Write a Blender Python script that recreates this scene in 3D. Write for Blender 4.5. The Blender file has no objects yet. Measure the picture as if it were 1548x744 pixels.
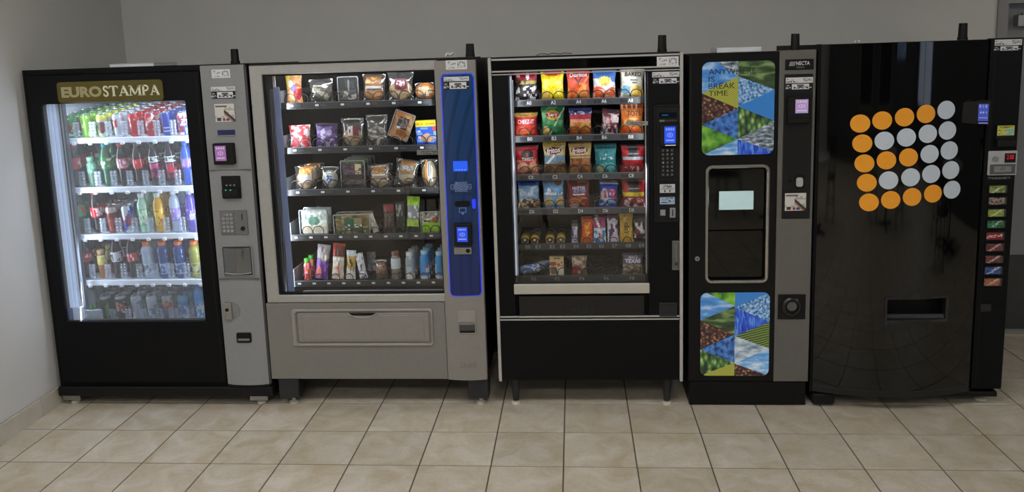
import bpy, math, random
from mathutils import Matrix, Vector, Euler

SC = bpy.context.scene
COL = SC.collection
random.seed(7)

# ------------------------------------------------------------------ camera
W_IMG, H_IMG = 1548.0, 744.0
FPX, PPY = 1210.475, 267.29            # focal length and principal row, in pixels
YAW, PITCH, ROLL, EYE = 0.079729, 0.152185, -0.03165, 1.83


def cam_axes():
    cy, sy = math.cos(YAW), math.sin(YAW)
    fwd, right, up = Vector((-sy, cy, 0)), Vector((cy, sy, 0)), Vector((0, 0, 1))
    cp, sp = math.cos(PITCH), math.sin(PITCH)
    f2, u2 = fwd * cp - up * sp, up * cp + fwd * sp
    cr, sr = math.cos(ROLL), math.sin(ROLL)
    return right * cr + u2 * sr, u2 * cr - right * sr, f2


CR, CU, CF = cam_axes()
cam_data = bpy.data.cameras.new('camera')
cam = bpy.data.objects.new('camera', cam_data)
COL.objects.link(cam)
m = Matrix((CR, CU, -CF)).transposed().to_4x4()
m.translation = Vector((0, 0, EYE))
cam.matrix_world = m
cam_data.sensor_width = 36.0
cam_data.sensor_fit = 'HORIZONTAL'
cam_data.lens = FPX / W_IMG * 36.0
cam_data.shift_y = -(H_IMG / 2 - PPY) / W_IMG
cam_data.clip_start = 0.05
SC.camera = cam

# ------------------------------------------------------------------ light and exposure
SC.view_settings.view_transform = 'Standard'
SC.view_settings.look = 'None'
SC.view_settings.gamma = 1.0
SC.view_settings.use_curve_mapping = False
SC.view_settings.exposure = 0.0
world = bpy.data.worlds.new('world')
SC.world = world
world.use_nodes = True
world.node_tree.nodes['Background'].inputs[0].default_value = (0.6, 0.7, 0.9, 1)
world.node_tree.nodes['Background'].inputs[1].default_value = 0.05
CEILING_LAMP = 12.4        # radiance of the ceiling panels
WINDOW_LIGHT = 1.2        # radiance of the daylight window


def area(name, loc, aim, sx, sy, power, color, parent=None):
    d = bpy.data.lights.new(name, 'AREA')
    d.shape = 'RECTANGLE'
    d.size, d.size_y, d.energy, d.color = sx, sy, power, color
    o = bpy.data.objects.new(name, d)
    COL.objects.link(o)
    q = (Vector(aim) - Vector(loc)).to_track_quat('-Z', 'Y')
    o.matrix_world = Matrix.Translation(Vector(loc)) @ q.to_matrix().to_4x4()
    if parent:
        o.parent = parent
        o.matrix_parent_inverse = Matrix.Translation(-Vector(ORG[parent.name]))
    return o


# ------------------------------------------------------------------ materials
def lin(c):
    r = []
    for v in c[:3]:
        v = v / 255.0
        r.append(v / 12.92 if v <= 0.04045 else ((v + 0.055) / 1.055) ** 2.4)
    return tuple(r)


MATS = {}


def nodes(name):
    mt = bpy.data.materials.new(name)
    mt.use_nodes = True
    nt = mt.node_tree
    return mt, nt, nt.nodes['Principled BSDF']


def mat(name, color, rough=0.5, metal=0.0, spec=0.5, var=0.06, scale=30.0, emit=0.0, bump=0.0, stretch=None):
    """plain procedural surface: colour broken up by fine noise, optional relief"""
    if name in MATS:
        return MATS[name]
    mt, nt, b = nodes(name)
    c = lin(color)
    tc = nt.nodes.new('ShaderNodeTexCoord')
    no = nt.nodes.new('ShaderNodeTexNoise')
    no.inputs['Scale'].default_value = scale
    no.inputs['Detail'].default_value = 4
    src = tc.outputs['Object']
    if stretch:
        mp = nt.nodes.new('ShaderNodeMapping')
        mp.inputs['Scale'].default_value = stretch
        nt.links.new(src, mp.inputs[0])
        src = mp.outputs[0]
    nt.links.new(src, no.inputs['Vector'])
    rp = nt.nodes.new('ShaderNodeValToRGB')
    rp.color_ramp.elements[0].position = 0.3
    rp.color_ramp.elements[1].position = 0.7
    rp.color_ramp.elements[0].color = tuple(max(0, v * (1 - var)) for v in c) + (1,)
    rp.color_ramp.elements[1].color = tuple(min(1, v * (1 + var)) for v in c) + (1,)
    nt.links.new(no.outputs['Fac'], rp.inputs[0])
    nt.links.new(rp.outputs[0], b.inputs['Base Color'])
    b.inputs['Roughness'].default_value = rough
    b.inputs['Metallic'].default_value = metal
    b.inputs['Specular IOR Level'].default_value = spec
    if emit:
        nt.links.new(rp.outputs[0], b.inputs['Emission Color'])
        b.inputs['Emission Strength'].default_value = emit
    if bump:
        bp = nt.nodes.new('ShaderNodeBump')
        bp.inputs['Strength'].default_value = bump
        bp.inputs['Distance'].default_value = 0.002
        nt.links.new(no.outputs['Fac'], bp.inputs['Height'])
        nt.links.new(bp.outputs[0], b.inputs['Normal'])
    MATS[name] = mt
    return mt


def clear(name, tint=(255, 255, 255), gloss=0.06, rough=0.02, haze=0.0):
    """thin clear sheet: mostly see-through, a constant share mirrored, optional milky haze"""
    if name in MATS:
        return MATS[name]
    mt = bpy.data.materials.new(name)
    mt.use_nodes = True
    nt = mt.node_tree
    nt.nodes.remove(nt.nodes['Principled BSDF'])
    out = nt.nodes['Material Output']
    tr = nt.nodes.new('ShaderNodeBsdfTransparent')
    tr.inputs[0].default_value = lin(tint) + (1,)
    gl = nt.nodes.new('ShaderNodeBsdfGlossy')
    gl.inputs['Roughness'].default_value = rough
    mx = nt.nodes.new('ShaderNodeMixShader')
    mx.inputs[0].default_value = gloss
    nt.links.new(tr.outputs[0], mx.inputs[1])
    nt.links.new(gl.outputs[0], mx.inputs[2])
    last = mx
    if haze:
        df = nt.nodes.new('ShaderNodeBsdfDiffuse')
        df.inputs[0].default_value = (0.8, 0.85, 0.9, 1)
        m2 = nt.nodes.new('ShaderNodeMixShader')
        m2.inputs[0].default_value = haze
        nt.links.new(mx.outputs[0], m2.inputs[1])
        nt.links.new(df.outputs[0], m2.inputs[2])
        last = m2
    nt.links.new(last.outputs[0], out.inputs[0])
    MATS[name] = mt
    return mt


def printed(name, rough=0.35, metal=0.0, spec=0.5, coat=0.0, emit=0.0, bump=0.0):
    """print on a product: colour comes from the mesh's own print layer"""
    if name in MATS:
        return MATS[name]
    mt, nt, b = nodes(name)
    at = nt.nodes.new('ShaderNodeAttribute')
    at.attribute_name = 'print'
    nt.links.new(at.outputs['Color'], b.inputs['Base Color'])
    b.inputs['Roughness'].default_value = rough
    b.inputs['Metallic'].default_value = metal
    b.inputs['Specular IOR Level'].default_value = spec
    b.inputs['Coat Weight'].default_value = coat
    if emit:
        nt.links.new(at.outputs['Color'], b.inputs['Emission Color'])
        b.inputs['Emission Strength'].default_value = emit
    if bump:
        no = nt.nodes.new('ShaderNodeTexNoise')
        no.inputs['Scale'].default_value = 55
        bp = nt.nodes.new('ShaderNodeBump')
        bp.inputs['Strength'].default_value = bump
        bp.inputs['Distance'].default_value = 0.006
        nt.links.new(no.outputs['Fac'], bp.inputs['Height'])
        nt.links.new(bp.outputs[0], b.inputs['Normal'])
    MATS[name] = mt
    return mt


# ------------------------------------------------------------------ mesh helpers
ORG = {}


class MB:
    def __init__(s):
        s.v, s.f, s.c, s.mi = [], [], None, None

    def add(s, vs, fs, mi=None):
        n = len(s.v)
        s.v += [tuple(p) for p in vs]
        s.f += [tuple(i + n for i in f) for f in fs]
        if mi is not None:
            if s.mi is None:
                s.mi = [0] * (len(s.f) - len(fs))
            s.mi += [mi] * len(fs)
        elif s.mi is not None:
            s.mi += [0] * len(fs)
        return s

    def box(s, x0, x1, y0, y1, z0, z1, mi=None):
        vs = [(x0, y0, z0), (x1, y0, z0), (x1, y1, z0), (x0, y1, z0), (x0, y0, z1), (x1, y0, z1), (x1, y1, z1), (x0, y1, z1)]
        return s.add(vs, [(0, 3, 2, 1), (4, 5, 6, 7), (0, 1, 5, 4), (1, 2, 6, 5), (2, 3, 7, 6), (3, 0, 4, 7)], mi)

    def loops(s, L, cap0=True, cap1=True, closed=True):
        """skin successive loops of equal length"""
        n = len(L[0])
        vs = [p for l in L for p in l]
        fs = []
        for k in range(len(L) - 1):
            for i in range(n if closed else n - 1):
                j = (i + 1) % n
                fs.append((k * n + i, k * n + j, (k + 1) * n + j, (k + 1) * n + i))
        if cap0:
            fs.append(tuple(range(n))[::-1])
        if cap1:
            fs.append(tuple((len(L) - 1) * n + i for i in range(n)))
        return s.add(vs, fs)

    def plate(s, x0, x1, z0, z1, y0, y1, r=0.0, bev=0.0, n=4):
        """upright slab facing -y (front at y0), rounded corners, chamfered front edge"""
        L = []
        if bev:
            L.append([(x, y0, z) for x, z in rr(x0 + bev, x1 - bev, z0 + bev, z1 - bev, max(r - bev, 0.0005), n)])
        L.append([(x, y0 + bev, z) for x, z in rr(x0, x1, z0, z1, max(r, 0.0005), n)])
        L.append([(x, y1, z) for x, z in rr(x0, x1, z0, z1, max(r, 0.0005), n)])
        L = [l[::-1] for l in L]
        return s.loops(L)

    def ring(s, o, i, y0, y1, ro=0.0, ri=0.0, bev=0.0, n=4, yin=None):
        """upright frame: outer rect o=(x0,x1,z0,z1), opening i"""
        yin = y1 if yin is None else yin
        def lp(q, r, d, y):
            return [(x, y, z) for x, z in rr(q[0] + d, q[1] - d, q[2] + d, q[3] - d, max(r - d, 0.0004), n)]
        L = [lp(i, ri, 0, yin), lp(i, ri, 0, y0 + bev)]
        if bev:
            L.append(lp(i, ri + bev, -bev, y0))
            L.append(lp(o, ro, bev, y0))
        else:
            L[-1] = lp(i, ri, 0, y0)
        L += [lp(o, ro, 0, y0 + bev), lp(o, ro, 0, y1)]
        L.append(lp(i, ri, 0, yin))
        L = [l[::-1] for l in L]
        return s.loops(L[::-1], False, False)

    def cyl(s, cx, cz, r, y0, y1, n=20, r1=None):
        r1 = r if r1 is None else r1
        a = [2 * math.pi * k / n for k in range(n)]
        return s.loops([[(cx + r * math.cos(t), y0, cz + r * math.sin(t)) for t in a][::-1],
                        [(cx + r1 * math.cos(t), y1, cz + r1 * math.sin(t)) for t in a][::-1]])

    def lathe(s, prof, cx=0, cy=0, z=0, n=20, cap0=True, cap1=True):
        a = [2 * math.pi * k / n - math.pi / 2 for k in range(n)]
        return s.loops([[(cx + r * math.cos(t), cy + r * math.sin(t), z + h) for t in a] for r, h in prof], cap0, cap1)

    def tube(s, pts, r, n=6, closed=False):
        P = [Vector(p) for p in pts]
        L = []
        ref = Vector((0.123, 0.31, 0.94))
        N = len(P)
        for k, p in enumerate(P):
            if closed:
                d = P[(k + 1) % N] - P[k - 1]
            else:
                d = P[min(k + 1, N - 1)] - P[max(k - 1, 0)]
            d.normalize()
            a = d.cross(ref)
            a.normalize()
            b = d.cross(a)
            L.append([p + r * (a * math.cos(2 * math.pi * i / n) + b * math.sin(2 * math.pi * i / n)) for i in range(n)])
        if closed:
            L.append(L[0])
        return s.loops(L, not closed, not closed)

    def grid(s, P, closed_u=False):
        h, w = len(P), len(P[0])
        vs = [p for row in P for p in row]
        fs = []
        for j in range(h - 1):
            for i in range(w - 1):
                fs.append((j * w + i, j * w + i + 1, (j + 1) * w + i + 1, (j + 1) * w + i))
        return s.add(vs, fs)


def rr(x0, x1, z0, z1, r, n=4):
    r = min(r, (x1 - x0) / 2 - 1e-5, (z1 - z0) / 2 - 1e-5)
    pts = []
    for cx, cz, a0 in ((x1 - r, z1 - r, 0), (x0 + r, z1 - r, 90), (x0 + r, z0 + r, 180), (x1 - r, z0 + r, 270)):
        for k in range(n + 1):
            a = math.radians(a0 + 90.0 * k / n)
            pts.append((cx + r * math.cos(a), cz + r * math.sin(a)))
    return pts


def obj(name, mb, mt, parent=None, loc=None, smooth=False, local=False, angle=40):
    """link the collected shape as ONE mesh object; world coordinates unless local"""
    org = ORG[parent.name] if parent else (loc or (0, 0, 0))
    me = bpy.data.meshes.new(name)
    vs = mb.v if local else [(p[0] - org[0], p[1] - org[1], p[2] - org[2]) for p in mb.v]
    me.from_pydata(vs, [], mb.f)
    for q in (mt if isinstance(mt, (list, tuple)) else [mt]):
        me.materials.append(q)
    if mb.mi:
        me.polygons.foreach_set('material_index', mb.mi)
    if mb.c:
        at = me.attributes.new('print', 'FLOAT_COLOR', 'FACE')
        buf = []
        for c in mb.c:
            buf += [c[0], c[1], c[2], 1.0]
        at.data.foreach_set('color', buf)
    if smooth:
        me.polygons.foreach_set('use_smooth', [True] * len(me.polygons))
        try:
            me.set_sharp_from_angle(angle=math.radians(angle))
        except Exception:
            pass
    me.update()
    o = bpy.data.objects.new(name, me)
    COL.objects.link(o)
    ORG[o.name] = org
    if parent:
        o.parent = parent
    else:
        o.location = org
    return o


def empty(name, loc):
    o = bpy.data.objects.new(name, None)
    o.empty_display_size = 0.1
    COL.objects.link(o)
    o.location = loc
    ORG[o.name] = tuple(loc)
    return o


def tag(o, label, cat, group=None):
    o['label'] = label
    o['category'] = cat
    if group:
        o['group'] = group
    return o


def struct(o):
    o['kind'] = 'structure'
    return o


def dup(o, parent=None, loc=None, rot=None):
    """copy a thing with its parts and sub-parts, mesh data shared"""
    c = o.copy()
    COL.objects.link(c)
    c.parent = parent
    if loc is not None:
        c.location = loc
    if rot is not None:
        c.rotation_euler = rot
    ORG[c.name] = ORG[parent.name] if parent else tuple(c.location)
    for ch in o.children:
        dup(ch, c)
    return c


def Wp(px, py, Y):
    """the point of the upright plane y = Y that the photograph shows at a pixel -> (x, z)"""
    d = CF + CR * ((px - W_IMG / 2) / FPX) - CU * ((py - PPY) / FPX)
    t = Y / d.y
    return d.x * t, EYE + d.z * t


def Rp(px0, py0, px1, py1, Y):
    """a rectangle measured on the photograph -> upright rectangle (x0, x1, z0, z1) on plane y = Y"""
    cx, cz = Wp((px0 + px1) / 2, (py0 + py1) / 2, Y)
    xa, _ = Wp(px0, (py0 + py1) / 2, Y)
    xb, _ = Wp(px1, (py0 + py1) / 2, Y)
    _, za = Wp((px0 + px1) / 2, py1, Y)
    _, zb = Wp((px0 + px1) / 2, py0, Y)
    return xa, xb, za, zb


# ------------------------------------------------------------------ lettering
TXT = {}


def text_geo(s, bold=0.0, shear=0.0):
    key = (s, bold, shear)
    if key in TXT:
        return TXT[key]
    cu = bpy.data.curves.new('lettering', 'FONT')
    cu.body = s
    cu.size = 1.0
    cu.offset = bold
    cu.shear = shear
    cu.resolution_u = 3
    ob = bpy.data.objects.new('lettering', cu)
    me = bpy.data.meshes.new_from_object(ob)
    vs = [(v.co.x, v.co.y) for v in me.vertices]
    fs = [tuple(p.vertices) for p in me.polygons]
    bpy.data.meshes.remove(me)
    bpy.data.objects.remove(ob)
    bpy.data.curves.remove(cu)
    x0 = min(v[0] for v in vs); x1 = max(v[0] for v in vs)
    y0 = min(v[1] for v in vs); y1 = max(v[1] for v in vs)
    TXT[key] = ([(v[0] - x0, v[1] - y0) for v in vs], fs, x1 - x0, y1 - y0)
    return TXT[key]


def text_mb(s, x0, x1, z0, z1, yf, bold=0.0, shear=0.0, rot=0.0, mb=None):
    """letters stretched into a rectangle on the surface y = yf(x, z)"""
    vs, fs, w, h = text_geo(s, bold, shear)
    mb = mb or MB()
    cx, cz = (x0 + x1) / 2, (z0 + z1) / 2
    cr, sr = math.cos(rot), math.sin(rot)
    out = []
    for a, b in vs:
        dx, dz = (a / w - 0.5) * (x1 - x0), (b / h - 0.5) * (z1 - z0)
        x, z = cx + dx * cr - dz * sr, cz + dx * sr + dz * cr
        out.append((x, yf(x, z) if callable(yf) else yf, z))
    return mb.add(out, fs)


def text(s, rect, y, mt, parent, bold=0.0, shear=0.0, name='lettering', rot=0.0):
    return obj(name, text_mb(s, *rect, y, bold, shear, rot), mt, parent)


# ------------------------------------------------------------------ value noise for printed pictures
def h2(i, j, s):
    n = (i * 374761393 + j * 668265263 + s * 982451653) & 0xffffffff
    n = ((n ^ (n >> 13)) * 1274126177) & 0xffffffff
    return ((n ^ (n >> 16)) & 0xffff) / 65535.0


def vn(x, y, s=0):
    i, j = math.floor(x), math.floor(y)
    fx, fy = x - i, y - j
    fx, fy = fx * fx * (3 - 2 * fx), fy * fy * (3 - 2 * fy)
    a = h2(i, j, s) * (1 - fx) + h2(i + 1, j, s) * fx
    b = h2(i, j + 1, s) * (1 - fx) + h2(i + 1, j + 1, s) * fx
    return a * (1 - fy) + b * fy


def painter(layers):
    """layers of print, later ones on top; u and v run 0..1 over the front, v upwards"""
    L = []
    for l in layers:
        L.append(l)

    def at(u, v):
        c = (0.5, 0.5, 0.5)
        for l in L:
            k = l[0]
            if k == 'bg':
                c = lin(l[1])
            elif k == 'band':
                w = l[4] if len(l) > 4 else 0
                if l[1] <= v + w * math.sin(u * 9) <= l[2]:
                    c = lin(l[3])
            elif k == 'rect':
                if l[1] <= u <= l[2] and l[3] <= v <= l[4]:
                    c = lin(l[5])
            elif k == 'ell':
                if ((u - l[1]) / l[3]) ** 2 + ((v - l[2]) / l[4]) ** 2 <= 1:
                    c = lin(l[5])
            elif k == 'blob':      # blob seed scale threshold colour v0 v1 [aspect]
                if l[5] <= v <= l[6] and vn(u * l[2], v * l[2] * 1.3, l[1]) > l[3]:
                    c = lin(l[4])
            elif k == 'grad':      # grad c0 c1 v0 v1
                if l[3] <= v <= l[4]:
                    t = (v - l[3]) / (l[4] - l[3])
                    a, b = lin(l[1]), lin(l[2])
                    c = tuple(a[i] * (1 - t) + b[i] * t for i in range(3))
            elif k == 'diag':      # diag slope offset width colour
                if abs(v - l[1] * (u - 0.5) - l[2]) < l[3]:
                    c = lin(l[4])
            elif k == 'mott':      # mottle by amount
                t = 1 + l[2] * (vn(u * l[3], v * l[3], l[1]) - 0.5)
                c = tuple(min(1, q * t) for q in c)
        return c
    return at

# ================================================================== the room
XL, XR, YB, YFRONT, ZC = -2.86, 6.0, 5.0, -5.0, 3.1
WALL = mat('wall_paint', (210, 209, 206), 0.7, var=0.03, scale=3.0, bump=0.15)
WALLF = mat('far_wall_dimmed', (78, 77, 76), 0.7, var=0.03, scale=3.0)  # shade put into the colour, so the mirrored room looks dim
CEIL = mat('ceiling_board', (215, 214, 210), 0.9, var=0.03, scale=60)
BASE = mat('baseboard_tile', (196, 188, 175), 0.45, var=0.10, scale=9)
GROUT = mat('grout', (92, 84, 76), 0.85, var=0.12, scale=80)


def tile_material():
    mt, nt, b = nodes('floor_tile')
    N = nt.nodes.new
    tc = N('ShaderNodeTexCoord')
    oi = N('ShaderNodeObjectInfo')
    add = N('ShaderNodeVectorMath'); add.operation = 'ADD'
    sc = N('ShaderNodeVectorMath'); sc.operation = 'SCALE'
    sc.inputs[0].default_value = (37.0, 51.0, 13.0)
    nt.links.new(oi.outputs['Random'], sc.inputs['Scale'])
    nt.links.new(tc.outputs['Object'], add.inputs[0])
    nt.links.new(sc.outputs[0], add.inputs[1])
    n1 = N('ShaderNodeTexNoise'); n1.inputs['Scale'].default_value = 7; n1.inputs['Detail'].default_value = 5
    n1.inputs['Distortion'].default_value = 0.8
    n2 = N('ShaderNodeTexNoise'); n2.inputs['Scale'].default_value = 60; n2.inputs['Detail'].default_value = 3
    nt.links.new(add.outputs[0], n1.inputs['Vector']); nt.links.new(add.outputs[0], n2.inputs['Vector'])
    rp = N('ShaderNodeValToRGB')
    rp.color_ramp.elements[0].position = 0.28; rp.color_ramp.elements[0].color = lin((180, 166, 140)) + (1,)
    rp.color_ramp.elements[1].position = 0.72; rp.color_ramp.elements[1].color = lin((207, 200, 188)) + (1,)
    nt.links.new(n1.outputs['Fac'], rp.inputs[0])
    mx = N('ShaderNodeMixRGB'); mx.blend_type = 'MULTIPLY'; mx.inputs[0].default_value = 0.35
    r2 = N('ShaderNodeValToRGB')
    r2.color_ramp.elements[0].position = 0.25; r2.color_ramp.elements[0].color = (0.74, 0.71, 0.67, 1)
    r2.color_ramp.elements[1].position = 0.55; r2.color_ramp.elements[1].color = (1, 1, 1, 1)
    nt.links.new(n2.outputs['Fac'], r2.inputs[0])
    nt.links.new(rp.outputs[0], mx.inputs[1]); nt.links.new(r2.outputs[0], mx.inputs[2])
    hs = N('ShaderNodeHueSaturation')
    mr = N('ShaderNodeMapRange')
    mr.inputs['To Min'].default_value = 0.94; mr.inputs['To Max'].default_value = 1.05
    nt.links.new(oi.outputs['Random'], mr.inputs['Value'])
    nt.links.new(mr.outputs[0], hs.inputs['Value'])
    nt.links.new(mx.outputs[0], hs.inputs['Color'])
    nt.links.new(hs.outputs[0], b.inputs['Base Color'])
    b.inputs['Roughness'].default_value = 0.42
    b.inputs['Specular IOR Level'].default_value = 0.35
    return mt


TILE = tile_material()
floor = struct(obj('floor', MB().box(XL - .1, XR + .1, YFRONT - .1, YB + .25, -0.12, -0.003), GROUT))
T, TX, TY = 0.32681, -2.69183, 3.34588
g = 0.0032
tile_me = None
for r in range(-4, 6):
    for c in range(-1, 18):
        x0, x1 = TX + c * T + g, TX + (c + 1) * T - g
        y0, y1 = TY + r * T + g, TY + (r + 1) * T - g
        if c == -1:
            x0 = XL + 0.001
        if r == 5:
            y1 = min(y1, YB + .12)
        full = c >= 0 and r != 5
        if full and tile_me:
            o = bpy.data.objects.new('tile', tile_me)
            COL.objects.link(o)
            o.parent = floor
        else:
            b_ = 0.0022
            hx, hy = (x1 - x0) / 2, (y1 - y0) / 2
            mb = MB().loops([[(-hx, -hy, -.006), (hx, -hy, -.006), (hx, hy, -.006), (-hx, hy, -.006)],
                             [(-hx, -hy, -.0012), (hx, -hy, -.0012), (hx, hy, -.0012), (-hx, hy, -.0012)],
                             [(-hx + b_, -hy + b_, 0), (hx - b_, -hy + b_, 0), (hx - b_, hy - b_, 0), (-hx + b_, hy - b_, 0)]])
            o = obj('tile', mb, TILE, floor, local=True)
            if full:
                tile_me = o.data
        o.location = ((x0 + x1) / 2, (y0 + y1) / 2, 0)
mb = MB()
for r in range(-26, -4):
    for c in range(-1, 27):
        x0, x1 = max(TX + c * T + g, XL), min(TX + (c + 1) * T - g, XR)
        mb.box(x0, x1, max(TY + r * T + g, YFRONT), TY + (r + 1) * T - g, -.006, 0)
for r in range(-4, 6):
    for c in range(18, 27):
        mb.box(TX + c * T + g, min(TX + (c + 1) * T - g, XR), TY + r * T + g, min(TY + (r + 1) * T - g, YB), -.006, 0)
o = obj('tile_field', mb, TILE, floor)
o['kind'] = 'stuff'

struct(obj('ceiling', MB().box(XL - .1, XR + .1, YFRONT - .1, YB + .25, ZC, ZC + .1), CEIL))
struct(obj('wall_left', MB().box(XL - .1, XL, YFRONT - .1, YB + .25, 0, ZC), WALL))
DX0, DX1, DZ = 2.545, 3.47, 2.03
struct(obj('wall_back', MB().box(XL, DX0 - .05, YB, YB + .15, 0, ZC).box(DX1 + .05, XR, YB, YB + .15, 0, ZC)
           .box(DX0 - .05, DX1 + .05, YB, YB + .15, DZ + .07, ZC), WALL))
struct(obj('wall_right', MB().box(XR, XR + .1, YFRONT - .1, YB + .25, 0, ZC), WALLF))
struct(obj('wall_front', MB().box(XL, XR, YFRONT - .1, YFRONT, 0, ZC), WALLF))

# baseboard of upright tiles along the left wall, and behind the machines
bl = struct(obj('baseboard_left', MB().box(XL, XL + .006, 0.5, YB, 0, .098), GROUT))
y = 0.55
while y < YB - .01:
    y1 = min(y + T, YB - .002)
    obj('tile', MB().add([(XL + .006, y + .0015, .0), (XL + .006, y1 - .0015, 0), (XL + .012, y1 - .003, .0), (XL + .012, y + .003, 0),
                          (XL + .006, y + .0015, .1), (XL + .006, y1 - .0015, .1), (XL + .011, y1 - .003, .098), (XL + .011, y + .003, .098)],
                         [(0, 1, 2, 3), (4, 7, 6, 5), (0, 3, 7, 4), (3, 2, 6, 7), (2, 1, 5, 6), (1, 0, 4, 5)]), BASE, bl)
    y += T
struct(obj('baseboard_back', MB().box(XL + .012, DX0 - .05, YB - .012, YB, 0, .1), BASE))

# grey metal door with its frame, closer and kick plate, at the right edge
DGREY = mat('door_grey', (138, 140, 144), 0.45, var=0.03, scale=12)
DFRAME = mat('door_frame_grey', (146, 145, 144), 0.5, var=0.03, scale=12)
KICK = mat('kick_plate', (72, 74, 75), 0.4, metal=0.3, var=0.06, scale=20)
STEEL = mat('brushed_steel', (170, 170, 170), 0.35, metal=0.9, var=0.08, scale=40, stretch=(1, 1, 12))
fr = struct(obj('trim_1', MB().box(DX0 - .055, DX0, YB - .02, YB + .15, 0, DZ + .07).box(DX1, DX1 + .055, YB - .02, YB + .15, 0, DZ + .07)
                .box(DX0, DX1, YB - .02, YB + .15, DZ, DZ + .07), DFRAME))
door = struct(obj('door_1', MB().plate(DX0 + .004, DX1 - .004, 0.008, DZ - .012, YB + .06, YB + .105, bev=.002), DGREY))
obj('kick_plate', MB().plate(DX0 + .02, DX1 - .02, 0.02, .50, YB + .057, YB + .06, bev=.001), KICK, door)
cl = obj('door_closer', MB().plate(DX0 + .07, DX0 + .32, DZ - .135, DZ - .065, YB - .0, YB + .0595, r=.008, bev=.004), STEEL, door)
obj('closer_arm', MB().box(DX0 + .1, DX0 + .34, YB + .01, YB + .03, DZ - .0645, DZ - .052), STEEL, door)
obj('door_handle', MB().cyl(DX1 - .08, 1.0, .028, YB + .045, YB + .06).tube([(DX1 - .08, YB + .045, 1.0), (DX1 - .08, YB + .0, 1.0), (DX1 - .2, YB + .0, 1.0)], .009), STEEL, door)
struct(obj('trim_2', MB().box(DX0, DX1, YB + .0, YB + .12, 0.0, .007), mat('threshold', (178, 172, 160), .5)))

# lamps in the ceiling
LAMP = mat('lamp_diffuser', (255, 253, 250), 0.6, var=0.01, emit=CEILING_LAMP)
LFRAME = mat('lamp_frame', (225, 225, 222), 0.5)
k = 0
WHERE = ['nearest the left wall', 'in the middle of the room', 'towards the right wall']
for j, yy in enumerate((2.1, -0.6, -3.2)):
    for i, xx in enumerate((-2.0, 0.3, 4.4)):
        o = empty('ceiling_light', (xx, yy, ZC))
        tag(o, 'recessed white ceiling light panel, %s, %s' % (['row closest to the machines', 'middle row', 'row farthest from the machines'][j], WHERE[i]),
            'light', 'ceiling light panels')
        mbf = MB()
        for a in ((-.62, -.57, -.32, .32), (.57, .62, -.32, .32), (-.57, .57, -.32, -.27), (-.57, .57, .27, .32)):
            mbf.box(xx + a[0], xx + a[1], yy + a[2], yy + a[3], ZC - .02, ZC - .0005)
        obj('frame', mbf, LFRAME, o)
        obj('diffuser', MB().box(xx - .57, xx + .57, yy - .27, yy + .27, ZC - .012, ZC - .001), LAMP, o)

# daylight window in the right-hand wall, out of frame
PANE = mat('daylight_pane', (214, 228, 255), 0.4, var=0.05, scale=1.5, emit=WINDOW_LIGHT)
wn = struct(obj('window_1', MB().box(XR - .03, XR - .0005, -4.6, -2.2, .9, 2.3), PANE))
mbf = MB()
for yy in (-4.65, -3.42, -2.2):
    mbf.box(XR - .06, XR - .03, yy, yy + .05, .85, 2.35)
mbf.box(XR - .06, XR - .03, -4.6, -2.2, .85, .9).box(XR - .06, XR - .03, -4.6, -2.2, 2.3, 2.35)
obj('window_frame', mbf, DFRAME, wn)

# wall behind the camera: only mirrored, faintly, in the glossy fronts
DARKGLASS = mat('dark_pane', (30, 32, 36), 0.1, var=0.1)
for n_, x0 in ((2, .2), (3, 2.0)):
    w_ = struct(obj('window_%d' % n_, MB().box(x0, x0 + 1.1, YFRONT + .0005, YFRONT + .02, .9, 2.2), DARKGLASS))
    obj('window_frame', MB().ring((x0 - .05, x0 + 1.15, .85, 2.25), (x0, x0 + 1.1, .9, 2.2), YFRONT + .001, YFRONT + .04), DFRAME, w_)
tv = empty('wall_screen', (3.9, YFRONT, 1.6))
tag(tv, 'wide pale blue lit screen on the wall opposite the machines', 'screen')
obj('bezel', MB().box(3.55, 4.55, YFRONT + .001, YFRONT + .05, 1.55, 2.15), mat('screen_bezel', (12, 12, 13), .4), tv)
obj('display', MB().box(3.58, 4.52, YFRONT + .05, YFRONT + .054, 1.58, 2.12), mat('screen_glow', (150, 175, 215), .4, var=.2, scale=4, emit=.5), tv)

# cafe tables and chairs that the glossy soda machine mirrors
WOODB = mat('table_laminate', (158, 156, 152), .35, var=.05)
BLK = mat('black_enamel', (14, 14, 15), .4)


def bar_table(x, y, label):
    o = empty('cafe_table', (x, y, 0))
    tag(o, label, 'table', 'cafe tables behind the camera')
    obj('table_top', MB().lathe([(.44, .73), (.46, .735), (.46, .755), (.45, .76)], x, y, 0, 28), WOODB, o, smooth=True)
    obj('pole', MB().lathe([(.035, .03), (.035, .73)], x, y, 0, 14), BLK, o, smooth=True)
    obj('base', MB().box(x - .33, x + .33, y - .03, y + .03, 0.001, .035).box(x - .03, x + .03, y - .33, y + .33, 0.0015, .034), BLK, o)
    return o


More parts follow.
